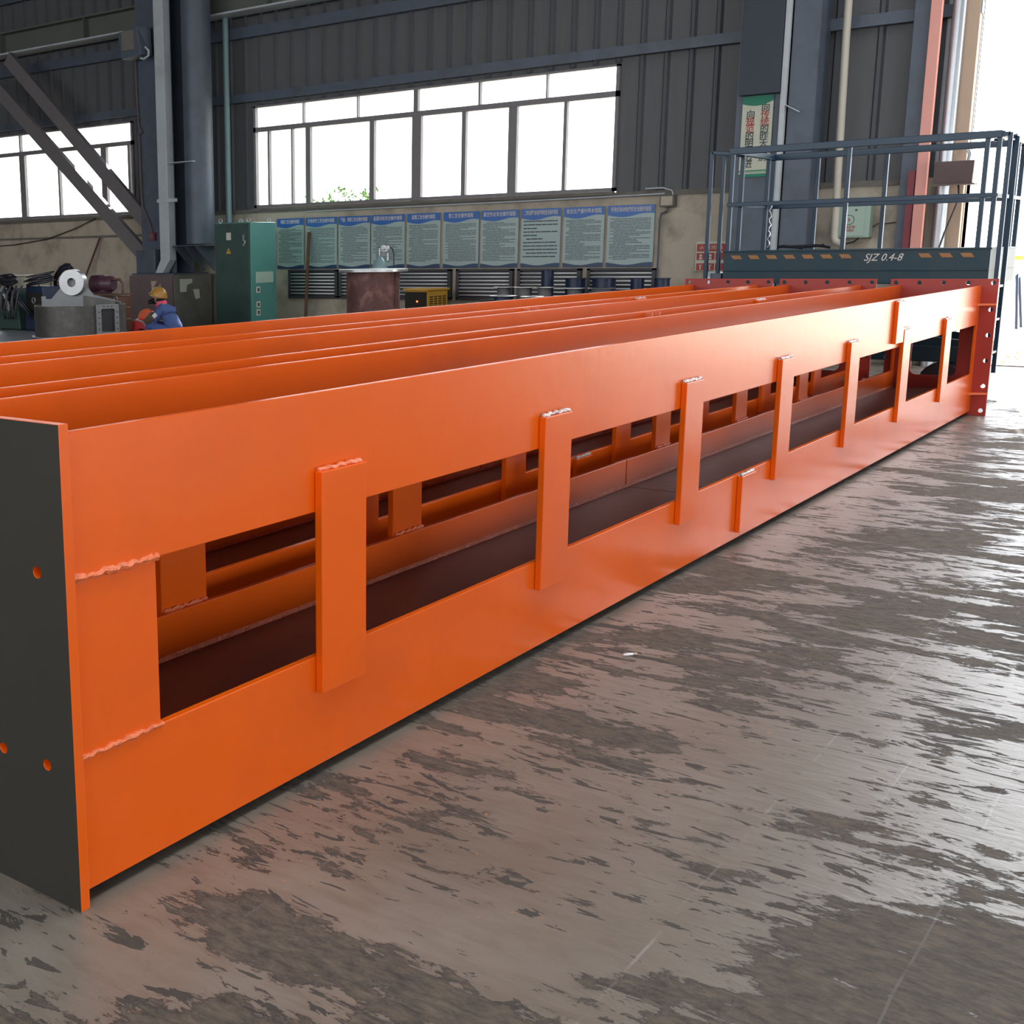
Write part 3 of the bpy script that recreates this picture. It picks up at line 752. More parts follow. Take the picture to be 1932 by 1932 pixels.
# flanged pipe stubs standing on a bench
bench = thing('steel_bench', 'low dark steel bench carrying the flanged pipe stubs', 'bench', (15.9, 7.4, 0))
MB().box(14.95, 16.45, 5.95, 9.2, .56, .62).build('bench_top', RAWSTEEL, bench, bevel=.005)
for X in (15.02, 16.38):
    for Y in (6.05, 9.1): MB().box(X-.03, X+.03, Y-.03, Y+.03, 0, .56).build('leg', RAWSTEEL, bench)
tier = MB().box(15.85, 16.4, 6.0, 9.0, .74, .78)
for Y in (6.05, 7.5, 8.9): tier.box(15.9, 15.96, Y, Y+.06, .62, .74).box(16.3, 16.36, Y, Y+.06, .62, .74)
tier.build('raised_shelf', RAWSTEEL, bench)
def spool(x, y, z0, z1, r, R, mt, label, grp='flanged pipe stubs on the steel bench', top=True, s=1):
    t_ = thing('flanged_pipe', label, 'pipe fitting', (x, y, z0), grp)
    MB().cyl((x, y, z0), (x, y, z1), r, n=24).build('pipe_body', mt, t_)
    MB().cyl((x, y, z0), (x, y, z0+.014), R, n=28).build('flange', mt, t_, bevel=.002)
    if top: MB().cyl((x, y, z1-.012), (x, y, z1), R, n=28).build('flange', mt, t_, bevel=.002)
    return t_
spool(15.62, 8.48, .62, .975, .095, .15, GREYCAST, 'grey flanged pipe stub, nearest the yellow machine of the front three')
spool(15.62, 8.16, .62, .975, .105, .155, GREYCAST, 'grey flanged pipe stub in the middle of the front three')
spool(15.62, 7.85, .62, .975, .095, .155, GREYCAST, 'grey flanged pipe stub standing before the tall dark stub')
spool(16.10, 8.05, .78, 1.20, .088, .105, DKBLUE, 'tallest dark blue pipe stub, rising above the grey stubs')
spool(15.62, 7.40, .62, .965, .10, .15, GREYCAST, 'grey flanged pipe stub with a short dark stub behind')
spool(16.10, 7.62, .78, 1.085, .14, .16, DKBLUE, 'short wide dark blue stub, first after the tallest stub')
spool(15.62, 7.02, .62, .968, .13, .18, GREYCAST, 'widest grey flanged pipe stub on the bench')
spool(16.10, 7.20, .78, 1.085, .16, .175, DKBLUE, 'widest dark blue stub, behind the widest grey stub')
spool(16.10, 6.72, .78, 1.085, .09, .095, DKBLUE, 'slim dark blue stub under the end of the vents')
spool(16.10, 6.38, .78, 1.085, .10, .115, DKBLUE, 'dark blue stub standing last, beneath the vertical conduit')
spool(15.18, 8.25, .62, .87, .13, .19, DKBLUE, 'low squat dark stub with a wide plate on top')
spool(15.22, 7.83, .62, .862, .09, .16, GREYCAST, 'low grey stub just above the girder edge')

ym = thing('yellow_machine', 'yellow cased machine with slotted side and red lamp', 'machine', (16.1, 10.15, 0))
b_ = MB().box(15.86, 16.45, 9.90, 10.30, .02, .90).build('case', YELBOX, ym, bevel=.008)
MB().box(15.845, 15.86, 9.91, 10.29, .04, .88).build('front_panel', DARKPLATE, ym)
MB().box(15.83, 16.48, 9.88, 10.32, .90, .93).build('lid', YELBOX, ym, bevel=.005)
MB().cyl((15.845, 10.07, .74), (15.835, 10.07, .74), .014).build('indicator_lamp', LAMPRED, ym)
m = MB()
for k in range(4):
    for j in range(9): m.box(15.93+k*.125, 16.01+k*.125, 9.893, 9.90, .52+j*.035, .535+j*.035)
m.build('vent_slots', DARKPLATE, ym)

# rusty drum with plate on top, gas cylinder behind it
rd = thing('rusty_drum', 'rusty brown steel drum topped by a flat round plate', 'drum', (13.95, 9.58, 0))
MB().cyl((13.95, 9.58, 0), (13.95, 9.58, 1.225), .365, n=48).build('drum_shell', RUST, rd)
MB().box(13.93, 13.96, 9.20, 9.222, 0, 1.22).build('seam', RUST, rd)
MB().cyl((13.95, 9.58, 1.225), (13.95, 9.58, 1.262), .475, n=48).build('top_plate', BRIGHTSTEEL, rd, bevel=.004)
gc = thing('gas_cylinder', 'teal gas cylinder with regulator showing above the rusty drum', 'gas cylinder', (15.68, 10.65, 0))
MB().lathe([(0, 0), (.12, 0), (.125, .03), (.125, 1.24), (.11, 1.30), (.07, 1.37), (.035, 1.41), (.03, 1.44)], (15.68, 10.65, 0)).build('cylinder_body', TEALPOST, gc)
v_ = MB().cyl((15.68, 10.65, 1.43), (15.68, 10.65, 1.55), .017).cyl((15.68, 10.68, 1.50), (15.68, 10.60, 1.50), .012).build('valve', BRIGHTSTEEL, gc)
MB().cyl((15.68, 10.65, 1.55), (15.68, 10.65, 1.565), .035).build('hand_wheel', STEELBLUE, gc)
rg = MB().cyl((15.68, 10.60, 1.47), (15.68, 10.50, 1.47), .035).cyl((15.68, 10.50, 1.47), (15.68, 10.50, 1.36), .016).build('regulator', BRIGHTSTEEL, gc)
for yy, zz in ((10.56, 1.555), (10.49, 1.545)): MB().cyl((15.66, yy, zz), (15.63, yy, zz), .034, n=20).build('gauge', WHITE, rg)
MB().tube([(15.68, 10.48, 1.55), (15.68, 10.42, 1.54), (15.68, 10.39, 1.46), (15.68, 10.39, 1.2), (15.68, 10.41, .5), (15.68, 10.5, .02)], .010, 6).build('hose', DKBLUE, gc)
ps = MB().tube([(16.55, 12.78, .01), (16.72, 12.86, 1.0), (16.88, 12.93, 1.84)], .028, 8)
tag(ps.build('wooden_pole', WOOD), 'long brown pole leaning on the posters', 'pole')

# green electrical cabinet
gcab = thing('switch_cabinet', 'tall green electrical cabinet with lifting eyes on top', 'cabinet', (15.64, 13.3, 0))
MB().box(15.32, 15.97, 12.93, 13.70, 0, 2.0).build('cabinet_body', GREENCAB, gcab, bevel=.006)
dr = MB().box(15.295, 15.318, 12.945, 13.69, .06, 1.985).build('door', GREENFRONT, gcab, bevel=.004)
MB().box(15.27, 15.296, 13.04, 13.06, 1.62, 1.80).cyl((15.29, 13.03, 1.68), (15.27, 13.03, 1.68), .035).build('handle', BRIGHTSTEEL, dr)
m = MB().box(15.290, 15.295, 13.33, 13.43, 1.72, 1.84).build('notice', PAPER, dr)
m = MB().add([(15.29, 13.44, 1.50), (15.29, 13.33, 1.50), (15.29, 13.385, 1.60)], [(0, 1, 2)]).build('warning_triangle', YELBOX, dr)
m = MB().add([(15.289, 13.385, 1.58), (15.289, 13.37, 1.545), (15.289, 13.38, 1.545), (15.289, 13.375, 1.51), (15.289, 13.395, 1.55), (15.289, 13.387, 1.55)], [(0, 1, 2, 5), (2, 3, 4, 5)]).build('lightning_mark', INK, dr)
for X, Y in ((15.38, 13.02), (15.38, 13.63), (15.90, 13.02), (15.90, 13.63)):
    mm = MB(); n = 16
    mm.tube([(X, Y+.035*math.cos(2*PI*i/n), 2.035+.035*math.sin(2*PI*i/n)) for i in range(n+1)], .009, 6); mm.cyl((X, Y, 1.99), (X, Y, 2.01), .02)
    mm.build('lifting_eye', GALV, gcab)
side = MB().box(15.43, 15.88, 12.922, 12.93, 1.02, 1.20).build('data_plate', PALEGREEN, gcab)
for zz in (.86, .62, .49): 
    o_ = MB().box(15.44, 15.53, 12.918, 12.93, zz, zz+.10).build('sticker', PAPER, gcab)
    MB().box(15.46, 15.51, 12.9165, 12.918, zz+.02, zz+.08).build('printed_mark', INK, o_)
tag(MB().cyl((16.80, 14.68, 0), (16.80, 14.68, 8.9), .055, n=16).build('teal_post', TEALPOST), 'slim pale teal post rising behind the green cabinet', 'post')
bpy.data.objects['teal_post'].name = 'steel_post'

# pedestal of the left column with its base
pd = thing('concrete_pedestal', 'concrete block pedestal under the left steel column', 'pedestal', (16.2, 15.65, 0))
MB().box(15.75, 16.75, 15.09, 16.19, 0, 1.15).build('block', CONC, pd, bevel=.012)
MB().box(15.71, 15.74, 15.10, 16.18, 0, 1.13).build('steel_sheet', BROWNBOX, pd, bevel=.004)
n_ = MB(); n_.add([(15.705, 15.62, 1.04), (15.705, 15.47, 1.04), (15.705, 15.61, .86)], [(0, 1, 2)]); n_.add([(15.705, 15.38, 1.0), (15.705, 15.38, .60), (15.705, 15.60, .72), (15.705, 15.55, .82)], [(0, 1, 2, 3)])
n_.build('gap_panel', TAN, pd)  # tan panels stand in for see-through gaps to the wall behind
m = MB().plate([(15.90, .84), (16.06, .84), (16.08, .96), (16.22, 1.0), (16.22, 1.07), (15.90, 1.07)], [], ((0, 15.09, 0), (1, 0, 0), (0, 0, 1), (0, -1, 0)), .004); m.build('torn_paper', PAPER, pd)
m = MB().plate([(16.30, .70), (16.42, .72), (16.40, .88), (16.24, .88)], [], ((0, 15.09, 0), (1, 0, 0), (0, 0, 1), (0, -1, 0)), .004); m.build('torn_paper', PAPER, pd)
bs = thing('column_base', 'dark gusseted steel base under the pale pipe and post', 'base', (16.0, 15.2, 1.15))
m = MB().box(15.76, 16.7, 15.12, 16.15, 1.152, 1.175); m.box(15.85, 16.38, 14.42, 15.20, 1.645, 1.66)
m.build('base_plate', STEELBLUE, bs, bevel=.003)
for k, Y in enumerate((14.6, 14.85, 15.1)):
    MB().add([(15.80, Y, 1.64), (16.30, Y, 1.64), (16.30, Y, 1.20), (15.80, Y+.02, 1.64), (16.30, Y+.02, 1.64), (16.30, Y+.02, 1.20)], [(0, 1, 2), (3, 5, 4), (0, 3, 4, 1), (1, 4, 5, 2), (2, 5, 3, 0)]).build('gusset', STEELBLUE, bs)
MB().box(15.80, 15.975, 15.60, 16.08, 1.175, 1.60).build('stub', STEELBLUE, bs, bevel=.01)
dp = thing('downpipe', 'pale grey square downpipe strapped to the left column', 'pipe', (15.66, 15.36, 1.17))
m = MB().box(15.80, 15.97, 15.23, 15.46, 1.40, 8.9); m.add([(15.80, 15.23, 1.41), (15.97, 15.23, 1.41), (15.97, 15.46, 1.41), (15.80, 15.46, 1.41), (15.76, 15.38, 1.18), (15.93, 15.38, 1.18), (15.93, 15.56, 1.18), (15.76, 15.56, 1.18)],
      [(0, 1, 5, 4), (1, 2, 6, 5), (2, 3, 7, 6), (3, 0, 4, 7), (4, 5, 6, 7)])
m.build('pipe_body', STEELLIGHT, dp, bevel=.006)
MB().box(15.785, 15.80, 15.00, 15.49, 2.41, 2.47).build('strap', STEELLIGHT, dp)
MB().box(15.80, 16.0, 14.62, 15.23, 3.07, 3.085).build('shelf_bracket', STEELLIGHT, dp)
sp = MB().cyl((16.10, 14.74, 1.68), (16.10, 14.74, 8.95), .255, n=32)
tag(sp.build('round_duct', STEELBLUE), 'thick round blue-grey duct beside the pale downpipe', 'duct')

for lab, (ya, za), (yb, zb) in (('upper brown-grey brace of the pair crossing the left window', (19.9, 5.38), (16.15, 2.08)), ('lower brown-grey brace of the pair crossing the left window', (20.55, 5.06), (16.1, 1.36))):
    tag(MB().bar((16.2, ya, za), (16.2, yb, zb), .10, .27).build('diagonal_brace', BRACE, bevel=.006), lab, 'brace', 'diagonal braces at the left column')
eb = thing('electrical_box', 'grey electrical box mounted high under the crane beam', 'box', (15.85, 16.05, 4.85))
m = MB(); m.add([(15.65, 16.20, 5.34), (15.65, 15.72, 5.40), (15.65, 16.12, 4.88), (15.65, 15.64, 4.92), (15.9, 16.20, 5.34), (15.9, 15.62, 5.40), (15.9, 16.12, 4.88), (15.9, 15.60, 4.92)],
      [(0, 2, 3, 1), (4, 5, 7, 6), (0, 1, 5, 4), (2, 6, 7, 3), (0, 4, 6, 2), (1, 3, 7, 5)])
m.build('box_body', STEELBLUE, eb, bevel=.01); MB().box(15.63, 15.65, 15.78, 16.08, 5.02, 5.34).build('lid', CONC, eb)
MB().tube([(15.75, 15.62, 5.05), (15.75, 15.54, 4.98), (15.75, 15.55, 4.90), (15.75, 15.66, 4.86), (15.75, 15.75, 4.88)], .02, 6).build('bent_tube', STEELLIGHT, eb)
c = MB().tube([(15.95, 16.08, 4.90), (15.95, 16.07, 4.2), (15.95, 16.05, 3.78), (15.95, 15.97, 3.66), (15.95, 16.05, 3.62), (15.95, 16.04, 2.7), (15.95, 16.02, 2.36), (15.95, 15.84, 2.04), (15.95, 15.80, 1.90)], .016, 6)
tag(c.build('conduit_pipe', BROWNBOX), 'brown conduit running down the left column to the red socket', 'pipe')
sb = thing('socket_box', 'small dark red socket box low on the left column', 'socket', (15.96, 15.78, 1.76))
MB().box(15.92, 15.99, 15.72, 15.86, 1.76, 1.90).build('box_body', REDDK, sb, bevel=.004); MB().box(15.912, 15.92, 15.74, 15.84, 1.78, 1.88).build('cover', BROWNBOX, sb)
c = MB().tube([(16.9, 22.5, 1.72), (16.9, 20.9, 1.76), (16.9, 19.8, 1.86), (16.9, 18.9, 2.06), (16.9, 18.3, 2.24)], .010, 6)
tag(c.build('slack_cable', BLK), 'slack black cable sagging below the left window', 'cable')
tag(MB().box(16.93, 16.96, 16.6, 25.5, 1.86, 1.90).build('wall_strip', CONC), 'dark horizontal strip along the plaster below the left window', 'strip')
tag(MB().tube([(16.60, 18.70, .01), (16.72, 18.6, .9), (16.9, 18.20, 1.86)], .02, 6).build('iron_rod', RUST), 'rusty rod leaning on the plaster below the left window', 'rod')

# ------------------------------------------------------------------ lifting-lug drum section on its stand
st_ = thing('work_stand', 'low dark red steel stand below the round steel section', 'stand', (10.6, 11.9, 0))
MB().cyl((10.6, 11.85, .42), (10.6, 11.85, .485), .62, n=40).build('stand_top', REDDK, st_)
for X, Y in ((10.2, 11.5), (11.0, 11.5), (10.2, 12.25), (11.0, 12.25)): MB().box(X-.04, X+.04, Y-.04, Y+.04, 0, .42).build('leg', REDDK, st_)
ds = thing('drum_section', 'round dark steel section with a lifting eye and bolted hatch', 'steel section', (10.6, 11.85, .487))
cx_, cy_ = 10.6, 11.85; R_ = .585
MB().lathe([(R_, .012), (R_, .40), (R_-.02, .40), (R_-.02, .012)], (cx_, cy_, .487), n=56).build('shell', RAWSTEEL, ds)
MB().lathe([(R_-.10, 0), (R_+.045, 0), (R_+.045, .014), (R_-.10, .014)], (cx_, cy_, .487), n=56).build('base_ring', BRIGHTSTEEL, ds)
# upright lug plate across the shell, facing the hall
ux = Vector((.52, -.854, 0)).normalized(); uz = Vector((0, 0, 1)); un = Vector((-.854, -.52, 0))
c0 = Vector((cx_, cy_, .887))
outl = [(-.50, -.02), (.56, -.02), (.56, .035), (.30, .10), (.20, .12), (.03, .30), (-.16, .30), (-.37, .075), (-.44, .075), (-.44, .11), (-.50, .11)]
MB().plate(outl, [ngon(-.06, .315-.03, .001, 6)], (c0, ux, uz, un), .03).build('lug_plate', GREYST, ds, bevel=.002)
o_ = c0+ux*(-.065)+uz*.285+un*.09
MB().lathe([(.055, -.16), (.165, -.16), (.165, .02), (.055, .02), (.055, -.16)], o_, un, 36).build('lifting_eye', BRIGHTSTEEL, ds, bevel=.003)
for (a, b, k) in ((-.25, .40, .14), (.10, .52, .0)):
    m = MB().plate([(a, -.02), (b, -.02), (b, .05), (a+.02, .12), (a, .11)], [], (c0+un*(.16-k*1.6), ux, uz, un), .014); m.build('stiffener_plate', RAWSTEEL, ds, bevel=.001)
# hatch frame on the shell, towards the door
pc = Vector((cx_, cy_, 0))+Vector((-.05, -1, 0)).normalized()*(R_-.01)
hx = Vector((.86, -.51, 0)).normalized(); hn = Vector((-.51, -.86, 0)).normalized()
pc = Vector((cx_, cy_, 0))+hn*(R_-.02)+hx*.10
fr = MB().plate([(-.02, .50), (.27, .50), (.27, .905), (-.02, .905)], [rrect(.045, .215, .565, .85, .02)], (pc, hx, uz, hn), .06)
hf = fr.build('hatch_frame', GREYST, ds, bevel=.003)
MB().plate([(.045, .565), (.215, .565), (.215, .85), (.045, .85)], [], (pc-hn*.01, hx, uz, hn), .012).build('hatch_recess', BLK, ds)
m = MB()
for a in (.08, .13, .18):
    for b in (.88, .53): m.cyl(pc+hx*a+uz*b+hn*.055, pc+hx*a+uz*b+hn*.068, .008, n=8)
for b in (.60, .67, .74, .81):
    for a in (.015, .245): m.cyl(pc+hx*a+uz*b+hn*.055, pc+hx*a+uz*b+hn*.068, .008, n=8)
m.build('bolts', BLK, hf)
MB().box(10.90, 10.98, 11.40, 11.48, .50, .90).build('corner_post', GREYST, ds, bevel=.02)
for X, Y in ((10.20, 12.28), (11.02, 11.62)):
    mm = MB(); mm.tube([(X+.0, Y+.03*math.cos(2*PI*i/14), .95+.035*math.sin(2*PI*i/14)) for i in range(15)], .010, 6); mm.build('small_eye', GREYST, ds)
slabt = thing('steel_plate_stack', 'pale steel plates stacked beside the round section', 'plates', (10.8, 13.2, 0))
MB().box(9.6, 11.9, 12.62, 14.9, .34, .40).build('top_sheet', GALV, slabt, bevel=.003)
MB().box(9.65, 11.85, 12.66, 14.85, 0, .34).build('lower_sheets', RAWSTEEL, slabt, bevel=.003)

# wire feeders and coiled cables
def feeder(x, y, z0, w, h, mt, label, slant=.06, handle=True):
    t_ = thing('welding_machine', label, 'welding machine', (x, y, z0), 'welding machines at the left')
    m = MB().plate([(-w/2, 0), (w/2, 0), (w/2-slant, h), (-w/2+slant, h)], [], ((x-.22, y, z0), (0, -1, 0), (0, 0, 1), (1, 0, 0)), .44)
    b = m.build('case', mt, t_, bevel=.01)
    MB().box(x-.228, x-.22, y-w*.32, y+w*.32, z0+h*.45, z0+h*.85).build('control_panel', DARKPLATE, t_)
    for k in (-1, 0, 1): MB().cyl((x-.24, y+k*w*.18, z0+h*.28), (x-.22, y+k*w*.18, z0+h*.28), .022, n=12).build('knob', BLK, t_)
    if handle: MB().tube([(x-.12, y, z0+h-.01), (x-.12, y, z0+h+.07), (x+.12, y, z0+h+.07), (x+.12, y, z0+h-.01)], .012, 6).build('handle', STEELLIGHT, t_)
    return t_
rack = thing('trolley', 'low dark trolley under the welding machines', 'trolley', (12.0, 14.35, 0))
MB().box(11.95, 12.8, 13.3, 15.6, .36, .40).build('deck', RAWSTEEL, rack, bevel=.004)
for Y in (13.45, 14.45, 15.4):
    for X in (12.05, 12.7): MB().cyl((X, Y-.04, .18), (X, Y+.04, .18), .18, n=18).build('wheel', RUBBER, rack)
feeder(12.30, 15.15, .402, .52, .62, GREENFRONT, 'dark green welding machine hung with looped cables, under the cream pail', handle=False)
feeder(12.30, 14.52, .402, .50, .66, DKBLUE, 'dark blue welding machine buried under coiled cable')
feeder(12.45, 13.85, .402, .40, .50, STEELBLUE, 'blue-grey welding machine behind the lifting eye')
def coil(x, y, z, r, turns, name, label, tilt=.3, seed=1, n=26):
    rnd = random.Random(seed); m = MB(); pts = []
    for i in range(turns*n):
        a = 2*PI*i/n; rr = r*(1+.14*math.sin(a*.37+seed)+.06*rnd.uniform(-1, 1))
        pts.append((x+rr*.55*math.cos(a)*1.0+.015*math.sin(i*.11), y+rr*math.sin(a), z+tilt*rr*math.cos(a+seed)+.08*r*math.sin(i*.05)+.012*(i//n)))
    m.tube(pts, .013, 6); return tag(m.build(name, RUBBER), label, 'cable', 'coiled welding cables')
coil(12.15, 14.46, 1.10, .24, 11, 'cable_coil', 'thick black cable coil heaped on the blue welding machine', .14, 1)
coil(12.42, 14.22, 1.16, .17, 7, 'cable_coil', 'smaller black cable coil beside the lifting eye, set high', .9, 2)
coil(11.90, 15.10, 1.0, .22, 7, 'cable_coil', 'black cable coil under the cream pail', .8, 3)
coil(11.93, 14.66, .78, .16, 6, 'cable_coil', 'black cable coil drooping between the two near welding machines', 1.0, 4)
coil(11.86, 14.86, 1.12, .15, 8, 'cable_coil', 'black cable coil lying flat in front of the cream pail', .25, 6)
m = MB(); rnd = random.Random(5)
for k in range(7):
    y0 = 14.45+.13*k
    m.tube([(11.80, y0, 1.08), (11.73, y0+.02, .98), (11.70, y0+.05+.02*rnd.random(), .75), (11.72, y0+.10, .60), (11.71, y0+.16, .75), (11.73, y0+.15, .95), (11.80, y0+.14, 1.06)], .014, 6)
tag(m.build('looped_cable', RUBBER), 'long looped cable hanging down the fronts of the welding machines', 'cable')
tag(MB().tube([(11.9, 15.30, 1.16), (11.86, 15.1, 1.08), (11.84, 14.92, .92), (11.85, 14.84, .70)], .022, 8).build('white_hose', STEELLIGHT), 'pale hose arching over the dark cables', 'hose')
pt = thing('pail', 'cream plastic pail on the dark green welding machine', 'pail', (12.35, 15.17, 1.034))
MB().lathe([(0, 0), (.16, 0), (.185, .19), (.175, .19), (.15, .02), (0, .02)], (12.35, 15.17, 1.034)).build('pail_body', CREAM, pt)
MB().lathe([(.185, .175), (.225, .18), (.225, .20), (.175, .20)], (12.35, 15.17, 1.034)).build('rim', CREAM, pt)
mo = thing('electric_motor', 'maroon electric motor on a wooden crate beside the lifting eye', 'motor', (13.0, 13.95, .932))
MB().lathe([(0, -.20), (.10, -.20), (.12, -.17), (.12, .17), (.10, .20), (0, .20)], (13.0, 13.98, 1.075), (.25, -.97, 0)).build('motor_body', MOTOR, mo)
for k in range(6): MB().lathe([(.12, -.008), (.138, -.008), (.138, .008), (.12, .008)], Vector((13.0, 13.98, 1.075))+Vector((.25, -.97, 0))*(-.16+k*.03), (.25, -.97, 0)).build('cooling_fin', MOTOR, mo)
MB().box(12.92, 13.08, 13.86, 14.08, .932, .985).build('foot', MOTOR, mo)
MB().tube([(13.0, 13.80, 1.14), (13.02, 13.62, 1.14), (13.02, 13.56, 1.08), (13.02, 13.56, .935)], .022, 8).build('bent_pipe', RUST, mo)
cr_ = thing('wooden_crate', 'brown wooden crate under the maroon motor', 'crate', (13.0, 13.85, 0))
for k in range(5): MB().box(12.86, 13.14, 13.50, 14.20, .02+k*.178, .18+k*.178).build('crate_board', WOOD, cr_)
MB().box(12.84, 13.16, 13.48, 14.22, .91, .93).build('crate_rim', WOOD, cr_)

# ------------------------------------------------------------------ the welder crouching behind the girders
def skin_body(name, verts, edges, radii, mats, parent, root=0, sub=2):
    O = ORG[parent.name]
    me = bpy.data.meshes.new(name); me.from_pydata([Vector(v)-O for v in verts], edges, [])
    o = bpy.data.objects.new(name, me); COL.objects.link(o)
    sk = o.modifiers.new('skin', 'SKIN'); sk.use_smooth_shade = True
    for i, r in enumerate(radii): me.skin_vertices[0].data[i].radius = (r, r) if not isinstance(r, tuple) else r
    for i in range(len(verts)): me.skin_vertices[0].data[i].use_root = (i == root)
    ss = o.modifiers.new('sub', 'SUBSURF'); ss.levels = ss.render_levels = sub
    dg = bpy.context.evaluated_depsgraph_get(); nm = bpy.data.meshes.new_from_object(o.evaluated_get(dg))
    bpy.data.objects.remove(o)
    nm.name = name
    for mm in mats: nm.materials.append(mm)
    for p in nm.polygons: p.use_smooth = True
    b = bpy.data.objects.new(name, nm); COL.objects.link(b); b.parent = parent
    return b
pr = thing('person', 'person in ochre hard hat, respirator and blue work jacket, crouching over a red casing', 'person', (13.45, 12.95, 0))
fw = Vector((-.12, .99, 0)).normalized()      # the way they face
sdv = Vector((.99, .12, 0))                    # their other side
def P(f, s, z): return Vector((13.45, 12.88, 0))+fw*f+sdv*s+Vector((0, 0, z))
V = [P(0, 0, .36), P(.06, 0, .48), P(.13, 0, .60), P(.19, 0, .685), P(.26, 0, .755), P(.30, 0, .83), P(.315, 0, .895)]
Rr = [(.15, .12), (.145, .115), (.16, .12), (.12, .09), (.058, .058), (.085, .095), (.07, .085)]
E_ = [(0, 1), (1, 2), (2, 3), (3, 4), (4, 5), (5, 6)]
def chain(start, pts, rs):
    prev = start
    for p_, r_ in zip(pts, rs):
        V.append(p_); Rr.append((r_, r_)); E_.append((prev, len(V)-1)); prev = len(V)-1
    return prev
hands = []
for s_, (ef, ez), (hf_, hs, hz) in ((-1, (.30, .44), (.52, -.10, .50)), (1, (.34, .46), (.56, .08, .46))):
    last = chain(3, [P(.17, s_*.17, .665), P((.17+ef)/2, s_*.20, .56), P(ef, s_*.20, ez), P((ef+hf_)/2, (s_*.20+hs)/2, (ez+hz)/2), P(hf_, hs, hz), P(hf_+.05, hs*.9, hz-.005)], [.068, .056, .047, .042, .032, .036])
    hands.append((last, V[last], s_))
    base = V[last]
    for k in range(4):
        fo = base+sdv*(-.027+.018*k)+fw*.02
        ln = (.030, .036, .034, .026)[k]
        chain(last, [fo+fw*.02+Vector((0, 0, .004)), fo+fw*(.02+ln*.8)+Vector((0, 0, -.012)), fo+fw*(.024+ln*.9)+Vector((0, 0, -.038))], [.0105, .0095, .0085])
    chain(last, [base+sdv*(-s_*.036)+fw*-.01+Vector((0, 0, .006)), base+sdv*(-s_*.046)+fw*.026+Vector((0, 0, -.008))], [.012, .0095])
for s_ in (-1, 1):
    chain(0, [P(.02, s_*.11, .33), P(.20, s_*.19, .40), P(.38, s_*.20, .44), P(.32, s_*.18, .26), P(.25, s_*.17, .09), P(.27, s_*.17, .045), P(.38, s_*.18, .035)], [.105, .085, .066, .058, .042, .045, .036])
body = skin_body('body', V, E_, Rr, [DENIM, SKIN, BLK], pr)
O_ = ORG[pr.name]
for p_ in body.data.polygons:
    c = p_.center+O_
    if c.z > .765 and (c-P(.30, 0, .85)).length < .22: p_.material_index = 1
    elif min((c-hb_).length for _, hb_, _ in hands) < .10: p_.material_index = 2
    elif c.z < .10: p_.material_index = 2
body['label'] = 'blue jacket body with dark gloves'
hc = P(.315, 0, .86)
# face: brow, nose, chin, ear; respirator covers the mouth
m = MB().ball(hc+fw*.085+Vector((0, 0, .0)), .018, 10, sc=(1, 1, 1.6)); m.ball(hc+sdv*-.082+fw*-.01+Vector((0, 0, -.01)), .024, 10, sc=(.5, 1, 1.4)); m.ball(hc+sdv*.082+fw*-.01+Vector((0, 0, -.01)), .024, 10, sc=(.5, 1, 1.4))
m.build('ears_and_nose', SKIN, pr)
m = MB()
for s_ in (-1, 1): m.ball(hc+fw*.082+sdv*(s_*.032)+Vector((0, 0, .02)), .013, 10)
m.build('eyes', BLK, pr)
hr = MB().ball(hc+fw*-.03+Vector((0, 0, .0)), .095, 18, sc=(.93, .95, 1.0)); hr.build('hair', HAIR, pr)
ht = MB(); rotm = Matrix.Rotation(.30, 3, sdv)
prof = [(0, .125), (.05, .12), (.09, .098), (.118, .06), (.130, .0), (.124, 0), (.10, .07), (0, .11)]
ht.lathe(prof, hc+Vector((0, 0, .035))+fw*-.01, (rotm @ Vector((0, 0, 1)))*1.0, 28)
ht.lathe([(.126, 0), (.150, -.006), (.150, .002), (.126, .008)], hc+Vector((0, 0, .035))+fw*.005, rotm @ Vector((0, 0, 1)), 28)
hat = ht.build('hard_hat', HATM, pr)
m = MB().plate([(-.07, 0), (.07, 0), (.05, .05), (-.05, .05)], [], (hc+fw*.125+Vector((0, 0, .02)), sdv, (fw+Vector((0, 0, -.3))).normalized(), (0, 0, 1)), .006); m.build('hat_peak', HATM, hat)
m = MB().ball(hc+fw*.10+Vector((0, 0, -.055)), .05, 14, sc=(.9, .8, .9)); m.cyl(hc+fw*.10+sdv*-.045+Vector((0, 0, -.06)), hc+fw*.12+sdv*-.085+Vector((0, 0, -.07)), .036, n=18); m.cyl(hc+fw*.10+sdv*.045+Vector((0, 0, -.06)), hc+fw*.12+sdv*.085+Vector((0, 0, -.07)), .036, n=18)
rs_ = m.build('respirator', BLK, pr)
m = MB().lathe([(.060, -.030), (.088, -.030), (.095, 0), (.088, .028), (.060, .028)], hc+fw*-.055+Vector((0, 0, -.105)), (fw*.45+Vector((0, 0, .9))).normalized(), 24); m.build('red_collar', RESP, pr)
m = MB(); m.tube([hc+sdv*-.09+fw*.08+Vector((0, 0, .03)), hc+sdv*-.10+fw*.0+Vector((0, 0, .02)), hc+sdv*-.08+fw*-.07+Vector((0, 0, .0)), hc+fw*-.11+Vector((0, 0, -.01)), hc+sdv*.08+fw*-.07+Vector((0, 0, .0)), hc+sdv*.09+fw*.08+Vector((0, 0, .03))], .008, 6); m.build('goggle_strap', WHITE, pr)
m = MB().cyl(P(.25, -.215, .585), P(.40, -.20, .485), .080, .060, n=20); m.build('leather_sleeve', LEATHER, pr)
m = MB().bar(P(.185, -.225, .62), P(.235, -.235, .575), .05, .06); m.build('reflective_band', WHITE, pr)

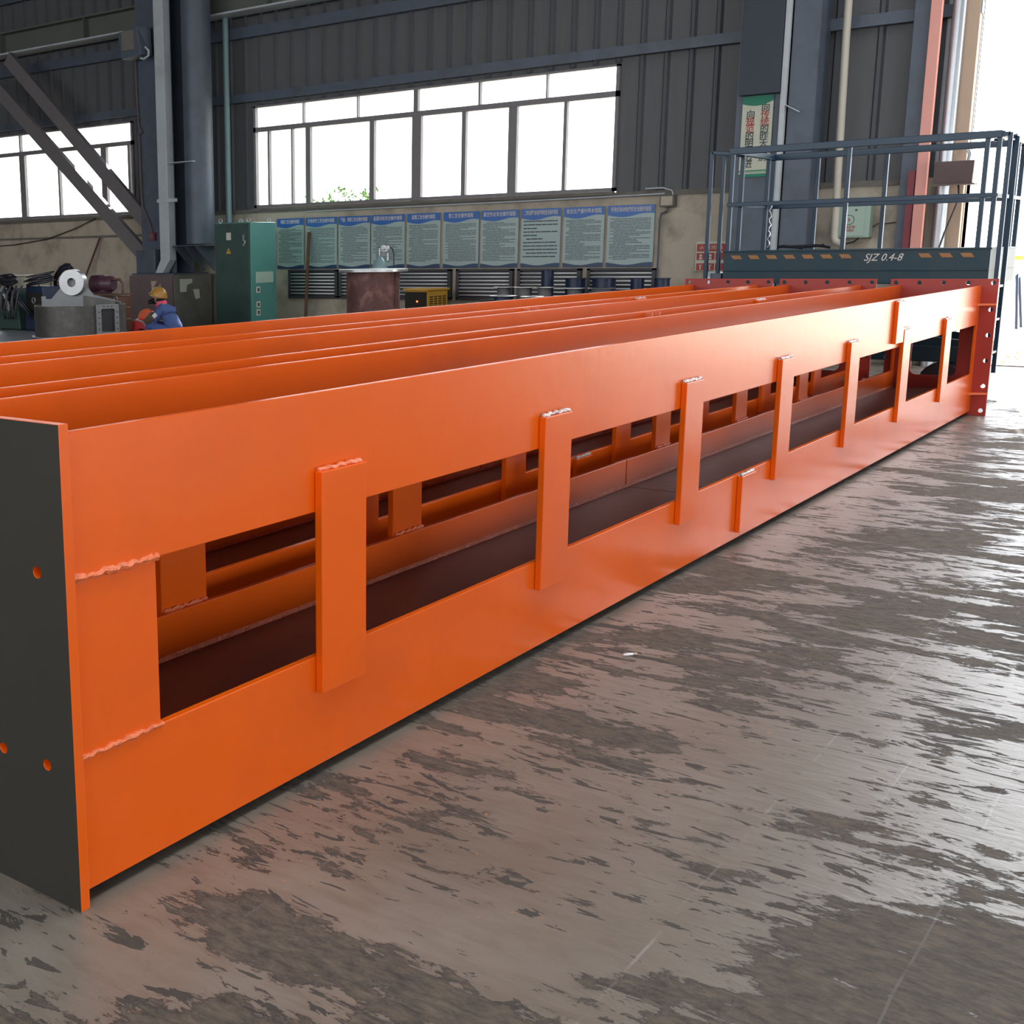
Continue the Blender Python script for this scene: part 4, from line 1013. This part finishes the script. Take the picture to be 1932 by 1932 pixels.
rc = thing('red_casing', 'red and orange rounded casing being worked by the crouching person', 'casing', (13.35, 13.5, 0))
c1 = Vector((13.30, 13.40, .29))
MB().lathe([(.10, -.09), (.25, -.09), (.27, -.05), (.27, .05), (.25, .09), (.10, .09)], c1, (1, .2, 0), 32).build('red_rim', RED, rc)
MB().lathe([(.0, -.08), (.12, -.08), (.16, -.03), (.16, .03), (.12, .08), (0, .08)], c1+Vector((.02, -.05, .24)), (1, .25, .1), 28).build('orange_shell', ORSH, rc)
MB().box(13.15, 13.55, 13.15, 13.55, 0, .12).build('foot_block', RAWSTEEL, rc)
MB().tube([c1+Vector((-.1, .16, .22)), c1+Vector((-.1, .05, .23)), c1+Vector((-.1, -.06, .21)), c1+Vector((-.08, -.12, .14))], .012, 6).build('handle_bar', STEELLIGHT, rc)

# ------------------------------------------------------------------ floor litter
def scrap(x, y, s, mt, name, label, cat, rz=0, n=7):
    m = MB(); pts = [(s*(1+.35*random.uniform(-1, 1))*math.cos(2*PI*i/n), s*.45*(1+.4*random.uniform(-1, 1))*math.sin(2*PI*i/n)) for i in range(n)]
    c_, s_ = math.cos(rz), math.sin(rz)
    pts = [(a*c_-b*s_, a*s_+b*c_) for a, b in pts]
    m.plate(pts, [], ((x, y, .002), (1, 0, 0), (0, 1, 0), (0, 0, 1)), .0025)
    return tag(m.build(name, mt), label, cat)
b_ = MB().cyl((4.17, 1.73, .006), (4.20, 1.705, .006), .005, n=10, mi=0).cyl((4.20, 1.705, .006), (4.212, 1.695, .006), .0052, n=10, mi=1)
tag(b_.build('cigarette_butt', [WHITE, TAN]), 'tiny white cigarette butt lying on the floor near the girder', 'litter')

# ------------------------------------------------------------------ outside the door and windows
rnd = random.Random(3); m = MB()
for k in range(420):
    x = 17.35+rnd.random()*2.4; yv = -3.5+rnd.random()*7.5
    s_ = .02+.05*rnd.random(); a = rnd.random()*PI; tz = rnd.random()*.02
    dx, dy = s_*math.cos(a), s_*math.sin(a)
    m.add([(x-dx, yv-dy, -.018), (x+dy*.4, yv-dx*.4, -.012+tz), (x+dx, yv+dy, -.016), (x-dy*.4, yv+dx*.4, -.01)], [(0, 1, 2, 3)])
tag(m.build('fallen_leaves', DRYLEAF, fix=False), 'dry brown leaves scattered outside the doorway', 'leaves', kind='stuff')
struct(MB().box(17.15, 17.3, DOOR0, DOOR1, -.02, .012), 'threshold', CONC)
tk = thing('water_tank', 'pale blue tank on dark legs outside the doorway', 'tank', (25.2, 3.75, 0))
MB().lathe([(0, .75), (.12, .76), (.22, .95), (.24, 1.0), (.24, 1.30), (.2, 1.34), (0, 1.34)], (25.2, 3.75, 0), n=28).build('tank_body', TANK, tk)
t = MB(); 
MB().lathe([(.243, 1.17), (.245, 1.17), (.245, 1.24), (.243, 1.24)], (25.2, 3.75, 0), n=28).build('yellow_band', YELBOX, tk)
for a, b in ((24.95, 3.5), (24.95, 4.0), (25.45, 3.5), (25.45, 4.0)): MB().bar((25.2+(a-25.2)*.4, 3.75+(b-3.75)*.6, .98), (a, b, -.02), .04, .04).build('leg', DKBLUE, tk)
bush = thing('young_tree', 'young tree with fresh green leaves outside the middle window', 'tree', (19.0, 13.6, 0))
tr = MB(); lf = MB(); rnd = random.Random(11)
tr.tube([(19, 13.6, -.02), (19.03, 13.58, 1.2), (18.97, 13.6, 2.0)], .03, 6)
for k in range(9):
    a = 2*PI*k/9; e = Vector((19+.35*math.cos(a), 13.75+.75*math.sin(a), 2.44+.24*rnd.random()))
    s0 = Vector((19, 13.6, 1.7+.03*k)); tr.tube([s0, (s0+e)/2+Vector((0, 0, .08)), e], .008, 5)
    for q in range(34):
        c_ = s0.lerp(e, .45+.6*rnd.random())+Vector((rnd.uniform(-.08, .08), rnd.uniform(-.08, .08), rnd.uniform(-.05, .1)))
        d1 = Vector((rnd.uniform(-1, 1), rnd.uniform(-1, 1), rnd.uniform(-.5, 1))).normalized()*.05; d2 = d1.cross(Vector((rnd.random(), rnd.random(), rnd.random()))).normalized()*.020
        lf.add([c_-d1, c_+d2, c_+d1, c_-d2], [(0, 1, 2, 3)])
tr.build('trunk', TWIG, bush); lf.build('foliage', LEAF, bush, fix=False)
